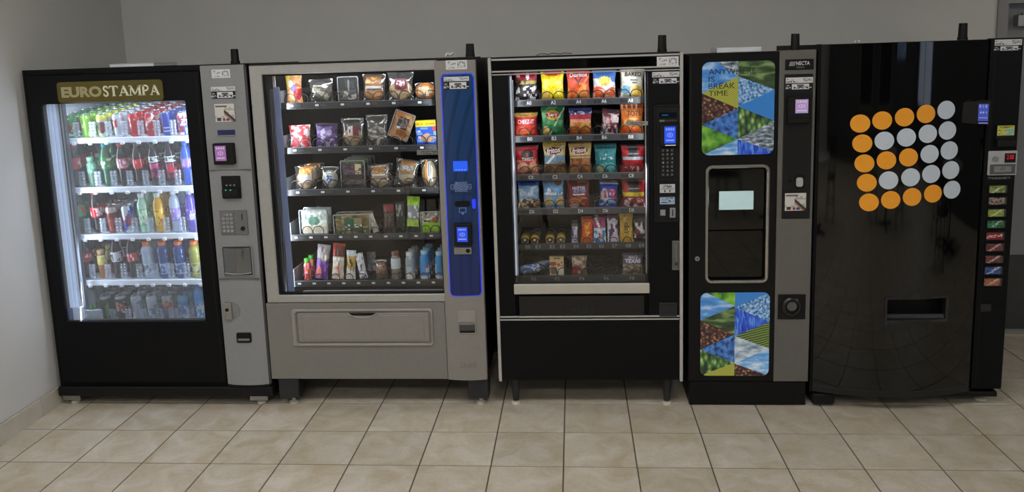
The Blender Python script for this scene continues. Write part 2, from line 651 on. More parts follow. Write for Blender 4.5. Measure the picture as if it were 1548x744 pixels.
def stool(x, y, rz, label):
    o = empty('cafe_chair', (0, 0, 0))
    tag(o, label, 'chair', 'cafe chairs behind the camera')
    obj('seat', MB().lathe([(.17, .44), (.2, .455), (.2, .475), (.18, .485)], 0, 0, 0, 20), BLK, o, smooth=True)
    for sx, sy in ((1, 1), (1, -1), (-1, 1), (-1, -1)):
        obj('leg', MB().tube([(sx * .13, sy * .13, .45), (sx * .18, sy * .18, 0.001)], .012), BLK, o)
    obj('footrest', MB().tube([(.158, .158, .2), (-.158, .158, .2), (-.158, -.158, .2), (.158, -.158, .2)], .008, closed=True), BLK, o)
    obj('backrest', MB().tube([(-.15, .14, .46), (-.16, .2, .86), (.16, .2, .86), (.15, .14, .46)], .012).plate(-.15, .15, .68, .85, .185, .2, r=.03), BLK, o)
    o.location = (x, y, 0)
    o.rotation_euler = (0, 0, rz)
    return o


bar_table(-.75, .35, 'round grey cafe table on a black cross base, nearest the left')
bar_table(2.3, -.6, 'round grey cafe table on a black cross base, in the middle')
bar_table(4.6, 1.7, 'round grey cafe table on a black cross base, nearest the right wall')
for n_, (x, y, rz, w_) in enumerate([(-1.45, .1, .9, 'left of the left table'), (-.5, -.45, 3.0, 'behind the left table'), (1.6, -.8, 1.2, 'left of the middle table'),
                                     (3.0, -.4, -1.5, 'right of the middle table'), (3.9, 1.9, 1.2, 'left of the right table'), (4.5, .95, 3.0, 'behind the right table')]):
    stool(x, y, rz, 'black round-seated chair with low backrest ' + w_)

# ================================================================== machine materials and shared pieces
BLACKP = mat('black_powder_coat', (10, 11, 14), 0.5, spec=.18, var=0.12, scale=90, bump=0.08)
BLACKG = mat('black_gloss', (6, 6, 7), 0.05, spec=0.6, var=0.05)
BLACKM = mat('black_matte', (10, 10, 11), 0.6, spec=.35, var=0.1)
BLACKI = mat('black_interior', (6, 6, 8), 0.55, spec=.2, var=0.1)
GREY1 = mat('grey_column_plastic', (142, 143, 145), 0.42, var=0.04, scale=70)
GREY2 = mat('warm_grey_metal', (139, 135, 130), 0.42, var=0.04, scale=50)
GREY2P = mat('warm_grey_panel', (128, 126, 122), 0.45, var=0.04, scale=50)
SILVER = mat('anodised_silver', (176, 175, 172), 0.35, metal=0.35, var=0.05, scale=60)
CHROME = mat('chrome', (225, 225, 225), 0.12, metal=1.0, var=0.02)
WHITEP = mat('white_plastic', (232, 236, 240), 0.45, var=0.03)
WHITEI = mat('white_interior', (222, 228, 236), 0.5, var=0.03)
WPAPER = mat('white_paper', (225, 225, 228), 0.7, var=0.03)
RUBBER = mat('cream_foot', (205, 200, 186), 0.6, var=0.08)
WIRE = mat('black_wire', (20, 20, 22), 0.3, spec=0.6, var=0.05)
TRAYG = mat('tray_grey', (62, 65, 70), 0.45, var=0.08, scale=60)
TRAYD = mat('tray_dark', (36, 38, 42), 0.45, var=0.08, scale=60)
GLASS = clear('window_glass', gloss=0.038)
GLASS1 = clear('display_glass_glare', (244, 248, 255), gloss=0.045, haze=0.085)  # haze stands for glare from the lit interior, mixed into the pane
CLEARP = clear('clear_plastic', (246, 250, 255), gloss=0.16, rough=0.22, haze=0.17)
FILM = clear('clear_film', (248, 250, 252), gloss=0.13, rough=0.12, haze=0.035)
INK = mat('print_ink', (34, 34, 38), 0.6, var=0.02)
INKW = mat('print_white', (225, 228, 230), 0.6, var=0.02)
INKG = mat('print_grey', (150, 152, 155), 0.6, var=0.02)
STICK = printed('sticker_print', 0.55)
FILMP = printed('printed_film', 0.3, spec=0.5, bump=0.25)
CANP = printed('printed_can', 0.28, metal=0.35)
PETP = printed('bottle_print', 0.12, spec=0.6)
CARDP = printed('printed_card', 0.45)
LUMP = printed('baked_surface', 0.65, bump=0.5)


def panel(name, rect, y, layers, parent, nu=36, nv=16, mt=None, th=0.0012, yf=None):
    """flat print on a thin backing, facing -y"""
    at = painter(layers)
    x0, x1, z0, z1 = rect
    mb = MB()
    yy = lambda x, z: (yf(x, z) if yf else y)
    P = [[(x0 + (x1 - x0) * i / nu, yy(x0 + (x1 - x0) * i / nu, 0), z0 + (z1 - z0) * j / nv) for i in range(nu + 1)] for j in range(nv + 1)]
    mb.grid(P)
    mb.c = [at((i + .5) / nu, (j + .5) / nv) for j in range(nv) for i in range(nu)]
    if not yf:
        n = len(mb.f)
        vs = [(x0, y, z0), (x1, y, z0), (x1, y, z1), (x0, y, z1), (x0, y + th, z0), (x1, y + th, z0), (x1, y + th, z1), (x0, y + th, z1)]
        mb.add(vs, [(4, 5, 1, 0), (5, 6, 2, 1), (6, 7, 3, 2), (7, 4, 0, 3), (7, 6, 5, 4)])
        mb.c += [at(.5, .5)] * 5
    return obj(name, mb, mt or STICK, parent)


def grown(r, d):
    return (r[0] - d, r[1] + d, r[2] - d, r[3] + d)


ID_STICKER = [('bg', (222, 222, 224)), ('rect', .08, .46, .5, .85, (120, 120, 126)), ('blob', 3, 16, .5, (222, 222, 224), .5, .85),
              ('rect', .1, .42, .15, .32, (150, 150, 155)), ('rect', .55, .93, .12, .88, (125, 125, 130)), ('blob', 5, 20, .5, (215, 215, 218), .12, .88)]
OP_STICKER = [('bg', (216, 216, 220)), ('rect', .04, .3, .5, .8, (95, 95, 100)), ('rect', .04, .42, .15, .42, (95, 95, 100)),
              ('blob', 9, 30, .55, (216, 216, 220), 0, .9), ('rect', .62, .96, .2, .82, (150, 150, 156)), ('blob', 8, 22, .5, (216, 216, 220), .2, .85)]
NUM_STICKER = [('bg', (14, 14, 16)), ('rect', .22, .9, .15, .85, (218, 218, 222)), ('rect', .45, .7, .55, .78, (90, 90, 95)),
               ('rect', .3, .85, .2, .45, (70, 70, 76)), ('blob', 2, 26, .52, (218, 218, 222), .18, .48), ('rect', .03, .14, .6, .8, (150, 150, 155)),
               ('rect', .06, .14, .2, .4, (150, 150, 155))]
CARD_STICKER = [('bg', (214, 211, 205)), ('rect', .06, .62, .84, .92, (110, 100, 100)), ('blob', 4, 9, .52, (178, 172, 165), .2, .8),
                ('diag', -1.1, .55, .12, (60, 55, 55)), ('diag', -1.1, .42, .07, (176, 130, 105)), ('rect', 0, .45, .3, 1, (214, 211, 205)),
                ('rect', .06, .62, .84, .92, (110, 100, 100)), ('rect', .08, .3, .05, .22, (70, 65, 75)), ('rect', .36, .5, .05, .2, (165, 40, 40)),
                ('rect', .56, .72, .05, .2, (60, 80, 140))]


def reader_screen(rect, y, color, parent, name='display'):
    """small lit pay-terminal screen with icons"""
    c2 = tuple(min(255, int(v * .55 + 110)) for v in color)
    at = [('bg', color), ('rect', .12, .26, .78, .9, c2), ('rect', .33, .47, .78, .9, c2), ('rect', .54, .68, .78, .9, c2), ('rect', .75, .88, .78, .9, c2),
          ('ell', .5, .5, .26, .14, c2), ('ell', .5, .5, .2, .09, color), ('rect', .22, .3, .4, .52, c2), ('rect', .46, .54, .44, .56, c2), ('rect', .7, .78, .4, .52, c2),
          ('rect', .12, .88, .14, .22, c2)]
    return panel(name, rect, y, at, parent, 16, 22, printed('screen_print', .2, emit=.42))


def helix(r, pitch, turns, hand, wr=.0025, seg=16):
    """vending spiral: upright loops, the wire steps back along the tray floor between them"""
    pts = []
    for t_ in range(turns):
        for k in range(seg + 1):
            u = .06 + .88 * k / seg
            a = -math.pi / 2 + hand * 2 * math.pi * u
            pts.append((r * math.cos(a), pitch * t_ + .003 * k / seg, r + wr + r * math.sin(a)))
    return MB().tube(pts, wr, 5)


COILS = {}


def coil(parent, x, y, z, r=.028, hand=1, pitch=.072, turns=4):
    key = (round(r, 4), hand, pitch, turns)
    if key not in COILS:
        o = obj('coil', helix(r, pitch, turns, hand), WIRE, parent, local=True, smooth=True, angle=80)
        COILS[key] = o.data
    else:
        o = bpy.data.objects.new('coil', COILS[key])
        COL.objects.link(o)
        o.parent = parent
    org = ORG[parent.name]
    o.location = (x - org[0], y - org[1], z - org[2])
    return o


def bow(x0, x1, z0, z1, y0, y1, b, n=10, taper=0.0):
    """slab whose front bows out towards the viewer by b at its middle"""
    L = []
    for z in (z0, z1):
        l = []
        for k in range(n + 1):
            t = k / n
            l.append((x0 + (x1 - x0) * t, y0 - b * (1 - (2 * t - 1) ** 2), z))
        l += [(x1, y1, z), (x0, y1, z)]
        L.append(l)
    return MB().loops(L)


def antenna(root, px, py0, py1, Y, label, mach):
    x, zb = Wp(px, py1, Y)
    _, zt = Wp(px, py0, Y)
    z0 = mach
    o = empty('antenna', (x, Y, z0))
    tag(o, label, 'antenna', 'stub antennas on the machines')
    mb = MB().lathe([(.0235, 0.0005), (.0235, .010), (.0228, .013)], x, Y, z0, 16)
    obj('antenna_base', mb, BLACKM, o, smooth=True)
    obj('antenna_mast', MB().lathe([(.0222, .012), (.0218, .02), (.0200, zt - z0 - .003), (.0188, zt - z0)], x, Y, z0, 8), BLACKM, o, smooth=True, angle=30)
    return o


def hollow(x0, x1, y0, y1, z0, z1, t):
    """open-fronted box"""
    return (MB().box(x0, x0 + t, y0, y1, z0, z1).box(x1 - t, x1, y0, y1, z0, z1).box(x0 + t, x1 - t, y0, y1, z1 - t, z1)
            .box(x0 + t, x1 - t, y0, y1, z0, z0 + t).box(x0 + t, x1 - t, y1 - t, y1, z0 + t, z1 - t))


def foot(root, x, y, z1, r=.024, mt=None):
    obj('foot', MB().lathe([(r, .0005), (r, .008), (r * .8, .014), (r * .35, .016), (r * .35, z1)], x, y, 0, 18), mt or RUBBER, root, smooth=True)


# ================================================================== 1: glass-front drinks machine
Y1 = 3.95
M1 = empty('drinks_vending_machine', (-2.236, 4.33, 0))
tag(M1, 'black glass-front drinks vending machine with olive logo plate, standing against the left wall', 'vending machine')
obj('cabinet', MB().box(-2.832, -2.802, 3.962, 4.74, .10, 1.825).box(-1.668, -1.638, 3.962, 4.74, .10, 1.825).box(-2.802, -1.668, 3.962, 4.74, 1.797, 1.825)
    .box(-2.802, -1.668, 3.962, 4.74, .10, .135).box(-2.802, -1.668, 4.71, 4.74, .135, 1.797), BLACKP, M1)
obj('base_rail', MB().plate(-2.836, -1.632, .06, .112, 3.94, 4.0, r=.008, bev=.004).box(-2.83, -1.64, 4.0, 4.74, .062, .10), BLACKM, M1)
G1 = (-2.745, -1.970, .481, 1.648)
dr = obj('door', MB().ring((-2.800, -1.884, .138, 1.795), G1, 3.944, 3.995, .004, .012, .003), BLACKP, M1)
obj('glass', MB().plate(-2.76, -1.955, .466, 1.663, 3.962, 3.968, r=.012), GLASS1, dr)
obj('door_seam', MB().box(-1.905, -1.8995, 3.9425, 3.946, .15, 1.785), BLACKM, dr)
LP = Rp(87, 122, 247, 154, 3.943)
lp = obj('logo_plate', MB().plate(*LP, 3.938, 3.944, r=.018, bev=.0015), mat('olive_plate', (92, 82, 26), .45, var=.04), M1)
w_ = LP[1] - LP[0]
CREAM = mat('cream_ink', (170, 162, 120), .5, var=.02)
text('EURO', (LP[0] + .04 * w_, LP[0] + .425 * w_, LP[2] + .027, LP[3] - .025), 3.9374, CREAM, lp, bold=.05)


def strokes(P, wd, mb, x0, z0, sx, sz, y):
    """thick polyline letters drawn in a unit box"""
    for pts, w in P:
        q = [Vector((x0 + a * sx, 0, z0 + b * sz)) for a, b in pts]
        ww = w * wd
        l, r_ = [], []
        for k in range(len(q)):
            d = q[min(k + 1, len(q) - 1)] - q[max(k - 1, 0)]
            d.normalize()
            nrm = Vector((-d.z, 0, d.x)) * (ww / 2)
            l.append((q[k].x + nrm.x, y, q[k].z + nrm.z))
            r_.append((q[k].x - nrm.x, y, q[k].z - nrm.z))
        for k in range(len(q) - 1):
            mb.add([r_[k], r_[k + 1], l[k + 1], l[k]], [(0, 1, 2, 3)])


S_ = [([(.82, .80), (.75, .93), (.5, 1), (.25, .93), (.15, .78), (.25, .62), (.5, .52), (.75, .40), (.85, .24), (.75, .07), (.5, 0), (.22, .07), (.14, .2)], 1.2),
      ([(.84, .74), (.84, .97)], .7), ([(.13, .03), (.13, .27)], .7)]
T_ = [([(.5, 0), (.5, 1)], 1.5), ([(.03, .98), (.97, .98)], .8), ([(.04, 1.0), (.02, .76)], .7), ([(.96, 1.0), (.98, .76)], .7), ([(.3, .015), (.7, .015)], .6)]
A_ = [([(.14, 0), (.5, 1)], .7), ([(.48, 1), (.88, 0)], 1.6), ([(.27, .34), (.74, .34)], .7), ([(0, .015), (.3, .015)], .6), ([(.7, .015), (1.03, .015)], .6)]
M_ = [([(.1, 0), (.14, 1)], .7), ([(.12, 1), (.5, .08)], 1.4), ([(.5, .08), (.87, 1)], .7), ([(.87, 1), (.9, 0)], 1.6), ([(-.03, .015), (.24, .015)], .6),
      ([(.75, .015), (1.05, .015)], .6), ([(-.02, .985), (.16, .985)], .6), ([(.85, .985), (1.03, .985)], .6)]
P_ = [([(.25, 0), (.25, 1)], 1.5), ([(.25, .98), (.6, .98), (.82, .88), (.88, .73), (.82, .58), (.6, .47), (.25, .47)], 1.0), ([(.05, .015), (.48, .015)], .6), ([(.06, .985), (.3, .985)], .6)]
mb = MB()
sx0, sw = LP[0] + .437 * w_, .53 * w_
adv = [(S_, .10), (T_, .155), (A_, .175), (M_, .205), (P_, .135), (A_, .165)]
tot = sum(a for _, a in adv) + .012 * 5
xx = sx0
for Lt, a in adv:
    strokes(Lt, .0078, mb, xx, LP[2] + .030, a / tot * sw, LP[3] - LP[2] - .058, 3.9372)
    xx += (a + .012) / tot * sw
obj('lettering', mb, mat('ivory_ink', (232, 230, 205), .5, var=.02), lp)

# inside: white liner, light column, shelves with clear gates
obj('liner', hollow(-2.798, -1.90, 3.998, 4.70, .30, 1.72, .012), WHITEI, M1)
LEDM = mat('led_diffuser', (206, 222, 244), .5, var=.03, emit=.36)
lc = obj('light_column', MB().box(-2.785, -2.672, 3.999, 4.03, .32, 1.70), WHITEI, M1)
for xa, xb in ((-2.778, -2.756), (-2.748, -2.722), (-2.714, -2.700)):
    obj('led_strip', MB().plate(xa, xb, .33, 1.69, 3.992, 3.999, r=.003, bev=.002), LEDM, lc)
for xa in (-2.681, -2.662):
    obj('seal_strip', MB().box(xa, xa + .005, 3.993, 3.9985 if xa < -2.672 else 4.02, .32, 1.70), mat('seal_dark', (48, 52, 66), .5), lc)
area('drinks_lamp_left', (-2.655, 3.998, .99), (-1.95, 4.10, .95), .05, 1.34, 4.4, (.86, .93, 1.0), M1)
area('drinks_lamp_top', (-2.3, 4.02, 1.70), (-2.3, 4.20, 1.3), .75, .03, 2.2, (.86, .93, 1.0), M1)
area('drinks_fill_right', (-1.93, 4.014, .99), (-2.5, 4.10, .95), .025, 1.34, 4.4, (.86, .93, 1.0), M1)  # added fill hidden behind the door, evens the light on the drinks
SLOPE = .12               # the shelves climb towards the back
Z1 = [1.447, 1.180, .922, .666, .410]
X1 = [-2.700 + .0895 * k for k in range(8)]
gate_me = None
for zi, z in enumerate(Z1):
    rise = SLOPE * (4.60 - 4.062)
    mbs = MB().loops([[(x, 4.062, z - .004), (x, 4.60, z - .004 + rise), (x, 4.60, z + .003 + rise), (x, 4.062, z + .003)] for x in (-2.752, -1.913)]).plate(-2.752, -1.913, z - .017, z + .012, 4.052, 4.062, r=.003, bev=.002)
    for k in range(9):
        xg = X1[0] - .0447 + .0895 * k
        mbs.plate(xg - .011, xg + .011, z - .026, z - .010, 4.046, 4.056, r=.006, bev=.002)
    sh = obj('shelf', mbs, WHITEP, M1)
    for k in range(9):
        xg = X1[0] - .0447 + .0895 * k
        if gate_me is None:
            gm = MB()
            for sgn in (-1, 1):
                for q in range(5):
                    z0 = .008 + q * .0165
                    gm.plate(sgn * .0095 - .0072 - .0012 * (q % 2), sgn * .0095 + .0072 + .0012 * (q % 2), z0, z0 + .0155, -.006, .004, r=.004, bev=.003, n=2)
            o = obj('gate', gm, CLEARP, sh, local=True)
            gate_me = o.data
        else:
            o = bpy.data.objects.new('gate', gate_me)
            COL.objects.link(o)
            o.parent = sh
        og = ORG[sh.name]
        o.location = (xg - og[0], 4.086 - og[1], z + .006 - og[2])
obj('shelf_divider', MB().box(-2.757, -2.753, 4.05, 4.64, .38, 1.62), WHITEI, M1)
da = obj('delivery_carriage', MB().plate(-2.722, -2.668, .42, .552, 3.974, 3.990, r=.004, bev=.003), WHITEP, M1)
obj('carriage_end', MB().plate(-2.748, -2.7225, .42, .545, 3.974, 3.990, r=.004, bev=.003), mat('blue_end', (52, 84, 160), .4), M1)
obj('carriage_bin', MB().plate(-2.655, -2.56, .42, .535, 3.976, 3.986, r=.004, bev=.003), CLEARP, M1)

# grey control column
cb = obj('control_column', bow(-1.876, -1.650, .128, 1.820, 3.944, 3.99, .012), GREY1, M1, smooth=True)
obj('column_edge', MB().box(-1.650, -1.640, 3.95, 3.962, .128, 1.815), mat('dark_grey_edge', (70, 70, 72), .5), M1)
obj('column_foot', MB().plate(-1.878, -1.645, .114, .130, 3.938, 3.99, r=.004, bev=.003), BLACKM, M1)
yc = 3.931
for z in (.712, 1.288):
    obj('column_seam', MB().box(-1.874, -1.652, 3.9305, 3.94, z, z + .0022), mat('seam_grey', (88, 88, 90), .5), M1)
panel('id_sticker', Rp(320, 105, 348, 118, yc), yc - .001, ID_STICKER, M1)
panel('operator_label', Rp(319, 131, 356, 137.5, yc), yc - .001, OP_STICKER, M1, 30, 8)
panel('number_label', Rp(320, 138, 356, 149, yc), yc - .0012, NUM_STICKER, M1, 30, 10)
panel('instruction_card', Rp(325, 157, 355, 184, yc), yc - .001, CARD_STICKER, M1, 24, 22)
q = Rp(329, 196.5, 355, 204, yc)
obj('selection_display', MB().plate(*q, yc - .002, yc + .02, r=.003, bev=.001), mat('blue_display', (38, 44, 92), .15), M1)
obj('display_lip', MB().plate(q[0] - .002, q[1] + .002, q[2] - .007, q[2] - .001, yc - .004, yc + .02, r=.002, bev=.001), GREY1, M1)
q = Rp(325, 216, 356, 248, yc)
cr_ = obj('card_reader', MB().plate(*q, yc - .028, yc + .012, r=.006, bev=.005), BLACKM, M1)
q2 = (q[0] + .014, q[1] - .038, q[2] + .02, q[3] - .012)
reader_screen(q2, yc - .0292, (150, 105, 165), cr_)
q = Rp(336, 266, 364, 300, yc)
bv = obj('bill_acceptor', MB().plate(*q, yc - .006, yc + .012, r=.004, bev=.002).plate(q[0] + .006, q[1] - .004, q[2] + .006, q[2] + .052, yc - .03, yc - .004, r=.006, bev=.006), BLACKM, M1)
GREENL = mat('green_led', (60, 190, 110), .3, emit=.5)
for xx in (.03, .055):
    obj('indicator', MB().cyl(q[0] + xx, q[2] + .048, .0035, yc - .031, yc - .028, 10), GREENL, bv)
for xx in (.022, .042, .062):
    obj('icon', MB().plate(q[0] + xx, q[0] + xx + .009, q[2] + .066, q[2] + .073, yc - .007, yc - .005), INKG, bv)


def keypad(parent, rect, y, cols, rows, body, key, kr, name='keypad', mark=None, chars=None, round_=False):
    x0, x1, z0, z1 = rect
    kp = obj(name, MB().plate(*grown(rect, .004), y - .002, y + .006, r=.004, bev=.001), body, parent)
    pw, ph = (x1 - x0) / cols, (z1 - z0) / rows
    me = None
    for j in range(rows):
        for i in range(cols):
            cx, cz = x0 + pw * (i + .5), z1 - ph * (j + .5)
            if me is None:
                kb = MB().cyl(0, 0, kr * min(pw, ph), -.0035, 0, 14) if round_ else MB().plate(-pw * kr, pw * kr, -ph * kr, ph * kr, -.0035, 0, r=.0015, bev=.001, n=2)
                o = obj('key', kb, key, kp, local=True)
                me = o.data
            else:
                o = bpy.data.objects.new('key', me)
                COL.objects.link(o)
                o.parent = kp
            og = ORG[kp.name]
            o.location = (cx - og[0], y - .002 - og[1], cz - og[2])
            if chars:
                ch = chars[j * cols + i]
                if ch != ' ':
                    text(ch, (cx - pw * .16, cx + pw * .16, cz - ph * .22, cz + ph * .22), y - .006, mark, kp, name='key_mark')
    return kp


q = Rp(333, 318, 374, 355, yc)
obj('keypad_plate', MB().plate(*q, yc - .004, yc + .01, r=.006, bev=.002), mat('keypad_grey', (112, 112, 114), .45), M1)
keypad(M1, (q[0] + .012, q[0] + .074, q[2] + .012, q[3] - .010), yc - .005, 3, 5, mat('keypad_grey', (112, 112, 114)), mat('key_silver', (176, 176, 178), .35, metal=.3), .34,
       mark=INK, chars='123456789*0#   ', round_=True)
obj('coin_slot', MB().plate(q[1] - .026, q[1] - .022, q[3] - .05, q[3] - .018, yc - .0062, yc, r=.001), BLACKM, M1)
obj('return_button', MB().cyl(q[1] - .023, q[2] + .034, .011, yc - .012, yc, 20), BLACKG, M1, smooth=True)
q = Rp(338, 373, 381, 416, yc)
obj('return_frame', MB().ring(grown(q, .006), q, yc - .005, yc + .008, .008, .006, .002), GREY1, M1)
obj('return_recess', MB().plate(*q, yc - .001, yc + .004), mat('recess_grey', (58, 58, 60), .5), M1)
obj('return_cup', MB().loops([[(q[0] + .006 + (q[1] - q[0] - .012) * k / 10, yc - .004 - .022 * math.sin(math.pi * k / 10), z) for k in range(11)] for z in (q[2] + .012, q[3] - .004)], False, False, closed=False),
    clear('smoked_plastic', (190, 190, 195), .18, .06, .08), M1, smooth=True)
obj('return_cup_rim', MB().tube([(q[0] + .006 + (q[1] - q[0] - .012) * k / 10, yc - .005 - .022 * math.sin(math.pi * k / 10), q[2] + .012) for k in range(11)], .004), GREY1, M1)
q = Rp(341, 457, 352, 482, yc + .004)
lk = obj('lock_plate', MB().plate(q[0], q[1], q[2], q[3], yc - .012, yc + .012, r=.002, bev=.002), STEEL, M1)
obj('lock_cylinder', MB().cyl((q[0] + q[1]) / 2 - .004, (q[2] + q[3]) / 2 + .008, .009, yc - .016, yc - .011, 16), BLACKM, lk)
obj('lock_recess', MB().cyl(q[1] - .002, (q[2] + q[3]) / 2, .043, yc - .0015, yc + .01, 26), mat('recess_light', (128, 128, 130), .45), M1, smooth=True)
q = Rp(358, 503, 380, 518, yc)
obj('coin_cup', MB().ring(q, (q[0] + .006, q[1] - .006, q[2] + .01, q[3] - .005), yc - .006, yc + .012, .008, .005, .002).plate(q[0] + .005, q[1] - .005, q[2] + .006, q[3] - .004, yc - .002, yc + .01), BLACKM, M1)
obj('coin_cup_lip', MB().plate(q[0] + .008, q[1] - .008, q[2] + .012, q[2] + .024, yc - .008, yc - .003, r=.002, bev=.001), mat('grey_lip', (120, 120, 122), .4), M1)
for px in (115, 396):
    x, _ = Wp(px, 606, 4.0)
    obj('foot_bracket', MB().plate(x - .055, x + .045, .022, .0605, 3.972, 4.03, r=.003, bev=.002), STEEL, M1)
    foot(M1, x, 4.0, .023)
    foot(M1, x, 4.65, .065)
tp = empty('white_tray', (-2.3, 4.08, 1.825))
tag(tp, 'thin white plastic tray lying on top of the drinks machine', 'tray')
q = Rp(170, 96, 237, 101, 4.08)
obj('tray_body', MB().plate(q[0], q[1], 1.8255, 1.8415, 4.05, 4.3, r=.004, bev=.002), WHITEP, tp)
obj('tray_rim', MB().box(q[0] - .003, q[1] + .003, 4.047, 4.303, 1.8415, 1.8435), WHITEP, tp)
antenna(M1, 356, 74, 97, 4.05, 'black stub antenna on top of the drinks machine', 1.825)

# ================================================================== 2: grey food machine
M2 = empty('food_vending_machine', (-1.05, 4.35, 0))
tag(M2, 'grey food vending machine with silver window frame and blue glowing keypad panel', 'vending machine')
G2 = (-1.560, -.676, .619, 1.765)
obj('cabinet', MB().box(-1.625, -1.595, 3.985, 4.76, .156, 1.815).box(-.51, -.48, 3.985, 4.76, .156, 1.815).box(-1.595, -.51, 3.985, 4.76, 1.785, 1.815)
    .box(-1.595, -.51, 3.985, 4.76, .156, .19).box(-1.595, -.51, 4.73, 4.76, .19, 1.785), BLACKP, M2)
wf = obj('window_frame', MB().ring((-1.624, -.672, .578, 1.812), G2, 3.944, 3.99, .004, .004, .004), SILVER, M2)
obj('window_seal', MB().ring(grown(G2, .0), grown(G2, -.008), 3.955, 3.985, .003, .003), BLACKM, wf)
obj('glass', MB().plate(*grown(G2, -.0085), 3.966, 3.972), GLASS, wf)
obj('top_trim', MB().plate(-1.622, -.48, 1.8125, 1.822, 3.955, 4.2, r=.002), BLACKM, M2)
lowp = obj('lower_panel', MB().plate(-1.635, -.684, .156, .574, 3.947, 3.99, r=.004, bev=.003), GREY2P, M2)
q = Rp(442, 467, 655, 523, 3.945)
DF = mat('delivery_frame_grey', (150, 146, 140), .4, var=.03)
obj('delivery_frame', MB().ring(q, (q[0] + .022, q[1] - .012, q[2] + .014, q[3] - .014), 3.936, 3.95, .014, .016, .005), DF, M2)
fl = (q[0] + .026, q[1] - .016, q[2] + .018, q[3] - .018)
fp = obj('delivery_flap', MB().plate(*fl, 3.940, 3.951, r=.012, bev=.008), GREY2, M2)
obj('flap_panel', MB().plate(fl[0] + .03, fl[1] - .03, fl[2] + .016, fl[3] - .016, 3.9372, 3.9405, r=.01, bev=.0025), GREY2, fp)
hx = Wp(548, 474, 3.945)[0]
lo = [(hx - .078 + .156 * k / 14, 3.9385, fl[3] - .002) for k in range(15)]
hi = [(hx - .078 + .156 * k / 14, 3.9385, fl[3] - .002 - .026 * math.sin(math.pi * k / 14) ** .6) for k in range(15)]
mb = MB()
for k in range(14):
    mb.add([hi[k], hi[k + 1], lo[k + 1], lo[k]], [(0, 1, 2, 3)])
obj('handle_recess', mb, BLACKM, fp)
obj('handle_lip', MB().tube([(p[0], p[1] - .002, p[2]) for p in hi], .0045), DF, fp)
cb2 = obj('control_column', bow(-.682, -.478, .158, 1.808, 3.940, 3.99, .014), GREY2, M2, smooth=True)
y2 = 3.9255
BF = lambda x, z=0: 3.940 - .014 * (1 - ((x + .580) / .102) ** 2)
px0, px1 = -.652, -.487
BP = (px0, px1, .612, 1.744)


def curved_plate(rect, off, th, r, nx=12, n=5):
    """rounded plate hugging the bowed column: front at BF(x) - off"""
    x0, x1, z0, z1 = rect
    mb = MB()
    xs = [x0 + (x1 - x0) * k / nx for k in range(nx + 1)]
    def zr(x):
        d = min(x - x0, x1 - x)
        if d >= r:
            return 0
        return r - math.sqrt(max(0, r * r - (r - d) ** 2))
    L = []
    for x in xs:
        c = zr(x)
        y = BF(x) - off
        L.append([(x, y, z0 + c), (x, y, z1 - c), (x, y + th, z1 - c), (x, y + th, z0 + c)])
    return mb.loops(L)


# glowing rim and blue face
GLOW = mat('blue_glow', (38, 62, 255), .3, var=.02, emit=.55)
obj('panel_rim', curved_plate(BP, .0015, .004, .022, 24), GLOW, M2)


def blue_face():
    mt, nt, b = nodes('blue_panel')
    N = nt.nodes.new
    tc = N('ShaderNodeTexCoord')
    sp = N('ShaderNodeSeparateXYZ')
    nt.links.new(tc.outputs['Generated'], sp.inputs[0])
    rp = N('ShaderNodeValToRGB')
    e = rp.color_ramp.elements
    e[0].position = 0; e[0].color = lin((22, 38, 94)) + (1,)
    e[1].position = 1; e[1].color = lin((30, 66, 108)) + (1,)
    ne = rp.color_ramp.elements.new(.45); ne.color = lin((24, 52, 98)) + (1,)
    nt.links.new(sp.outputs['Z'], rp.inputs[0])
    wv = N('ShaderNodeTexWave'); wv.wave_type = 'RINGS'; wv.rings_direction = 'Y'
    wv.inputs['Scale'].default_value = 1.1; wv.inputs['Distortion'].default_value = 1.2; wv.inputs['Detail'].default_value = 1
    mp = N('ShaderNodeMapping'); mp.inputs['Location'].default_value = (-2.6, 0, -.1); mp.inputs['Scale'].default_value = (.9, 1, 2.2)
    nt.links.new(tc.outputs['Generated'], mp.inputs[0]); nt.links.new(mp.outputs[0], wv.inputs['Vector'])
    r2 = N('ShaderNodeValToRGB')
    r2.color_ramp.elements[0].position = .05; r2.color_ramp.elements[0].color = (.45, .45, .5, 1)
    r2.color_ramp.elements[1].position = .35; r2.color_ramp.elements[1].color = (1, 1, 1, 1)
    nt.links.new(wv.outputs['Fac'], r2.inputs[0])
    mx = N('ShaderNodeMixRGB'); mx.blend_type = 'MULTIPLY'; mx.inputs[0].default_value = .55
    nt.links.new(rp.outputs[0], mx.inputs[1]); nt.links.new(r2.outputs[0], mx.inputs[2])
    nt.links.new(mx.outputs[0], b.inputs['Base Color'])
    nt.links.new(mx.outputs[0], b.inputs['Emission Color'])
    b.inputs['Emission Strength'].default_value = .10
    b.inputs['Roughness'].default_value = .25
    return mt


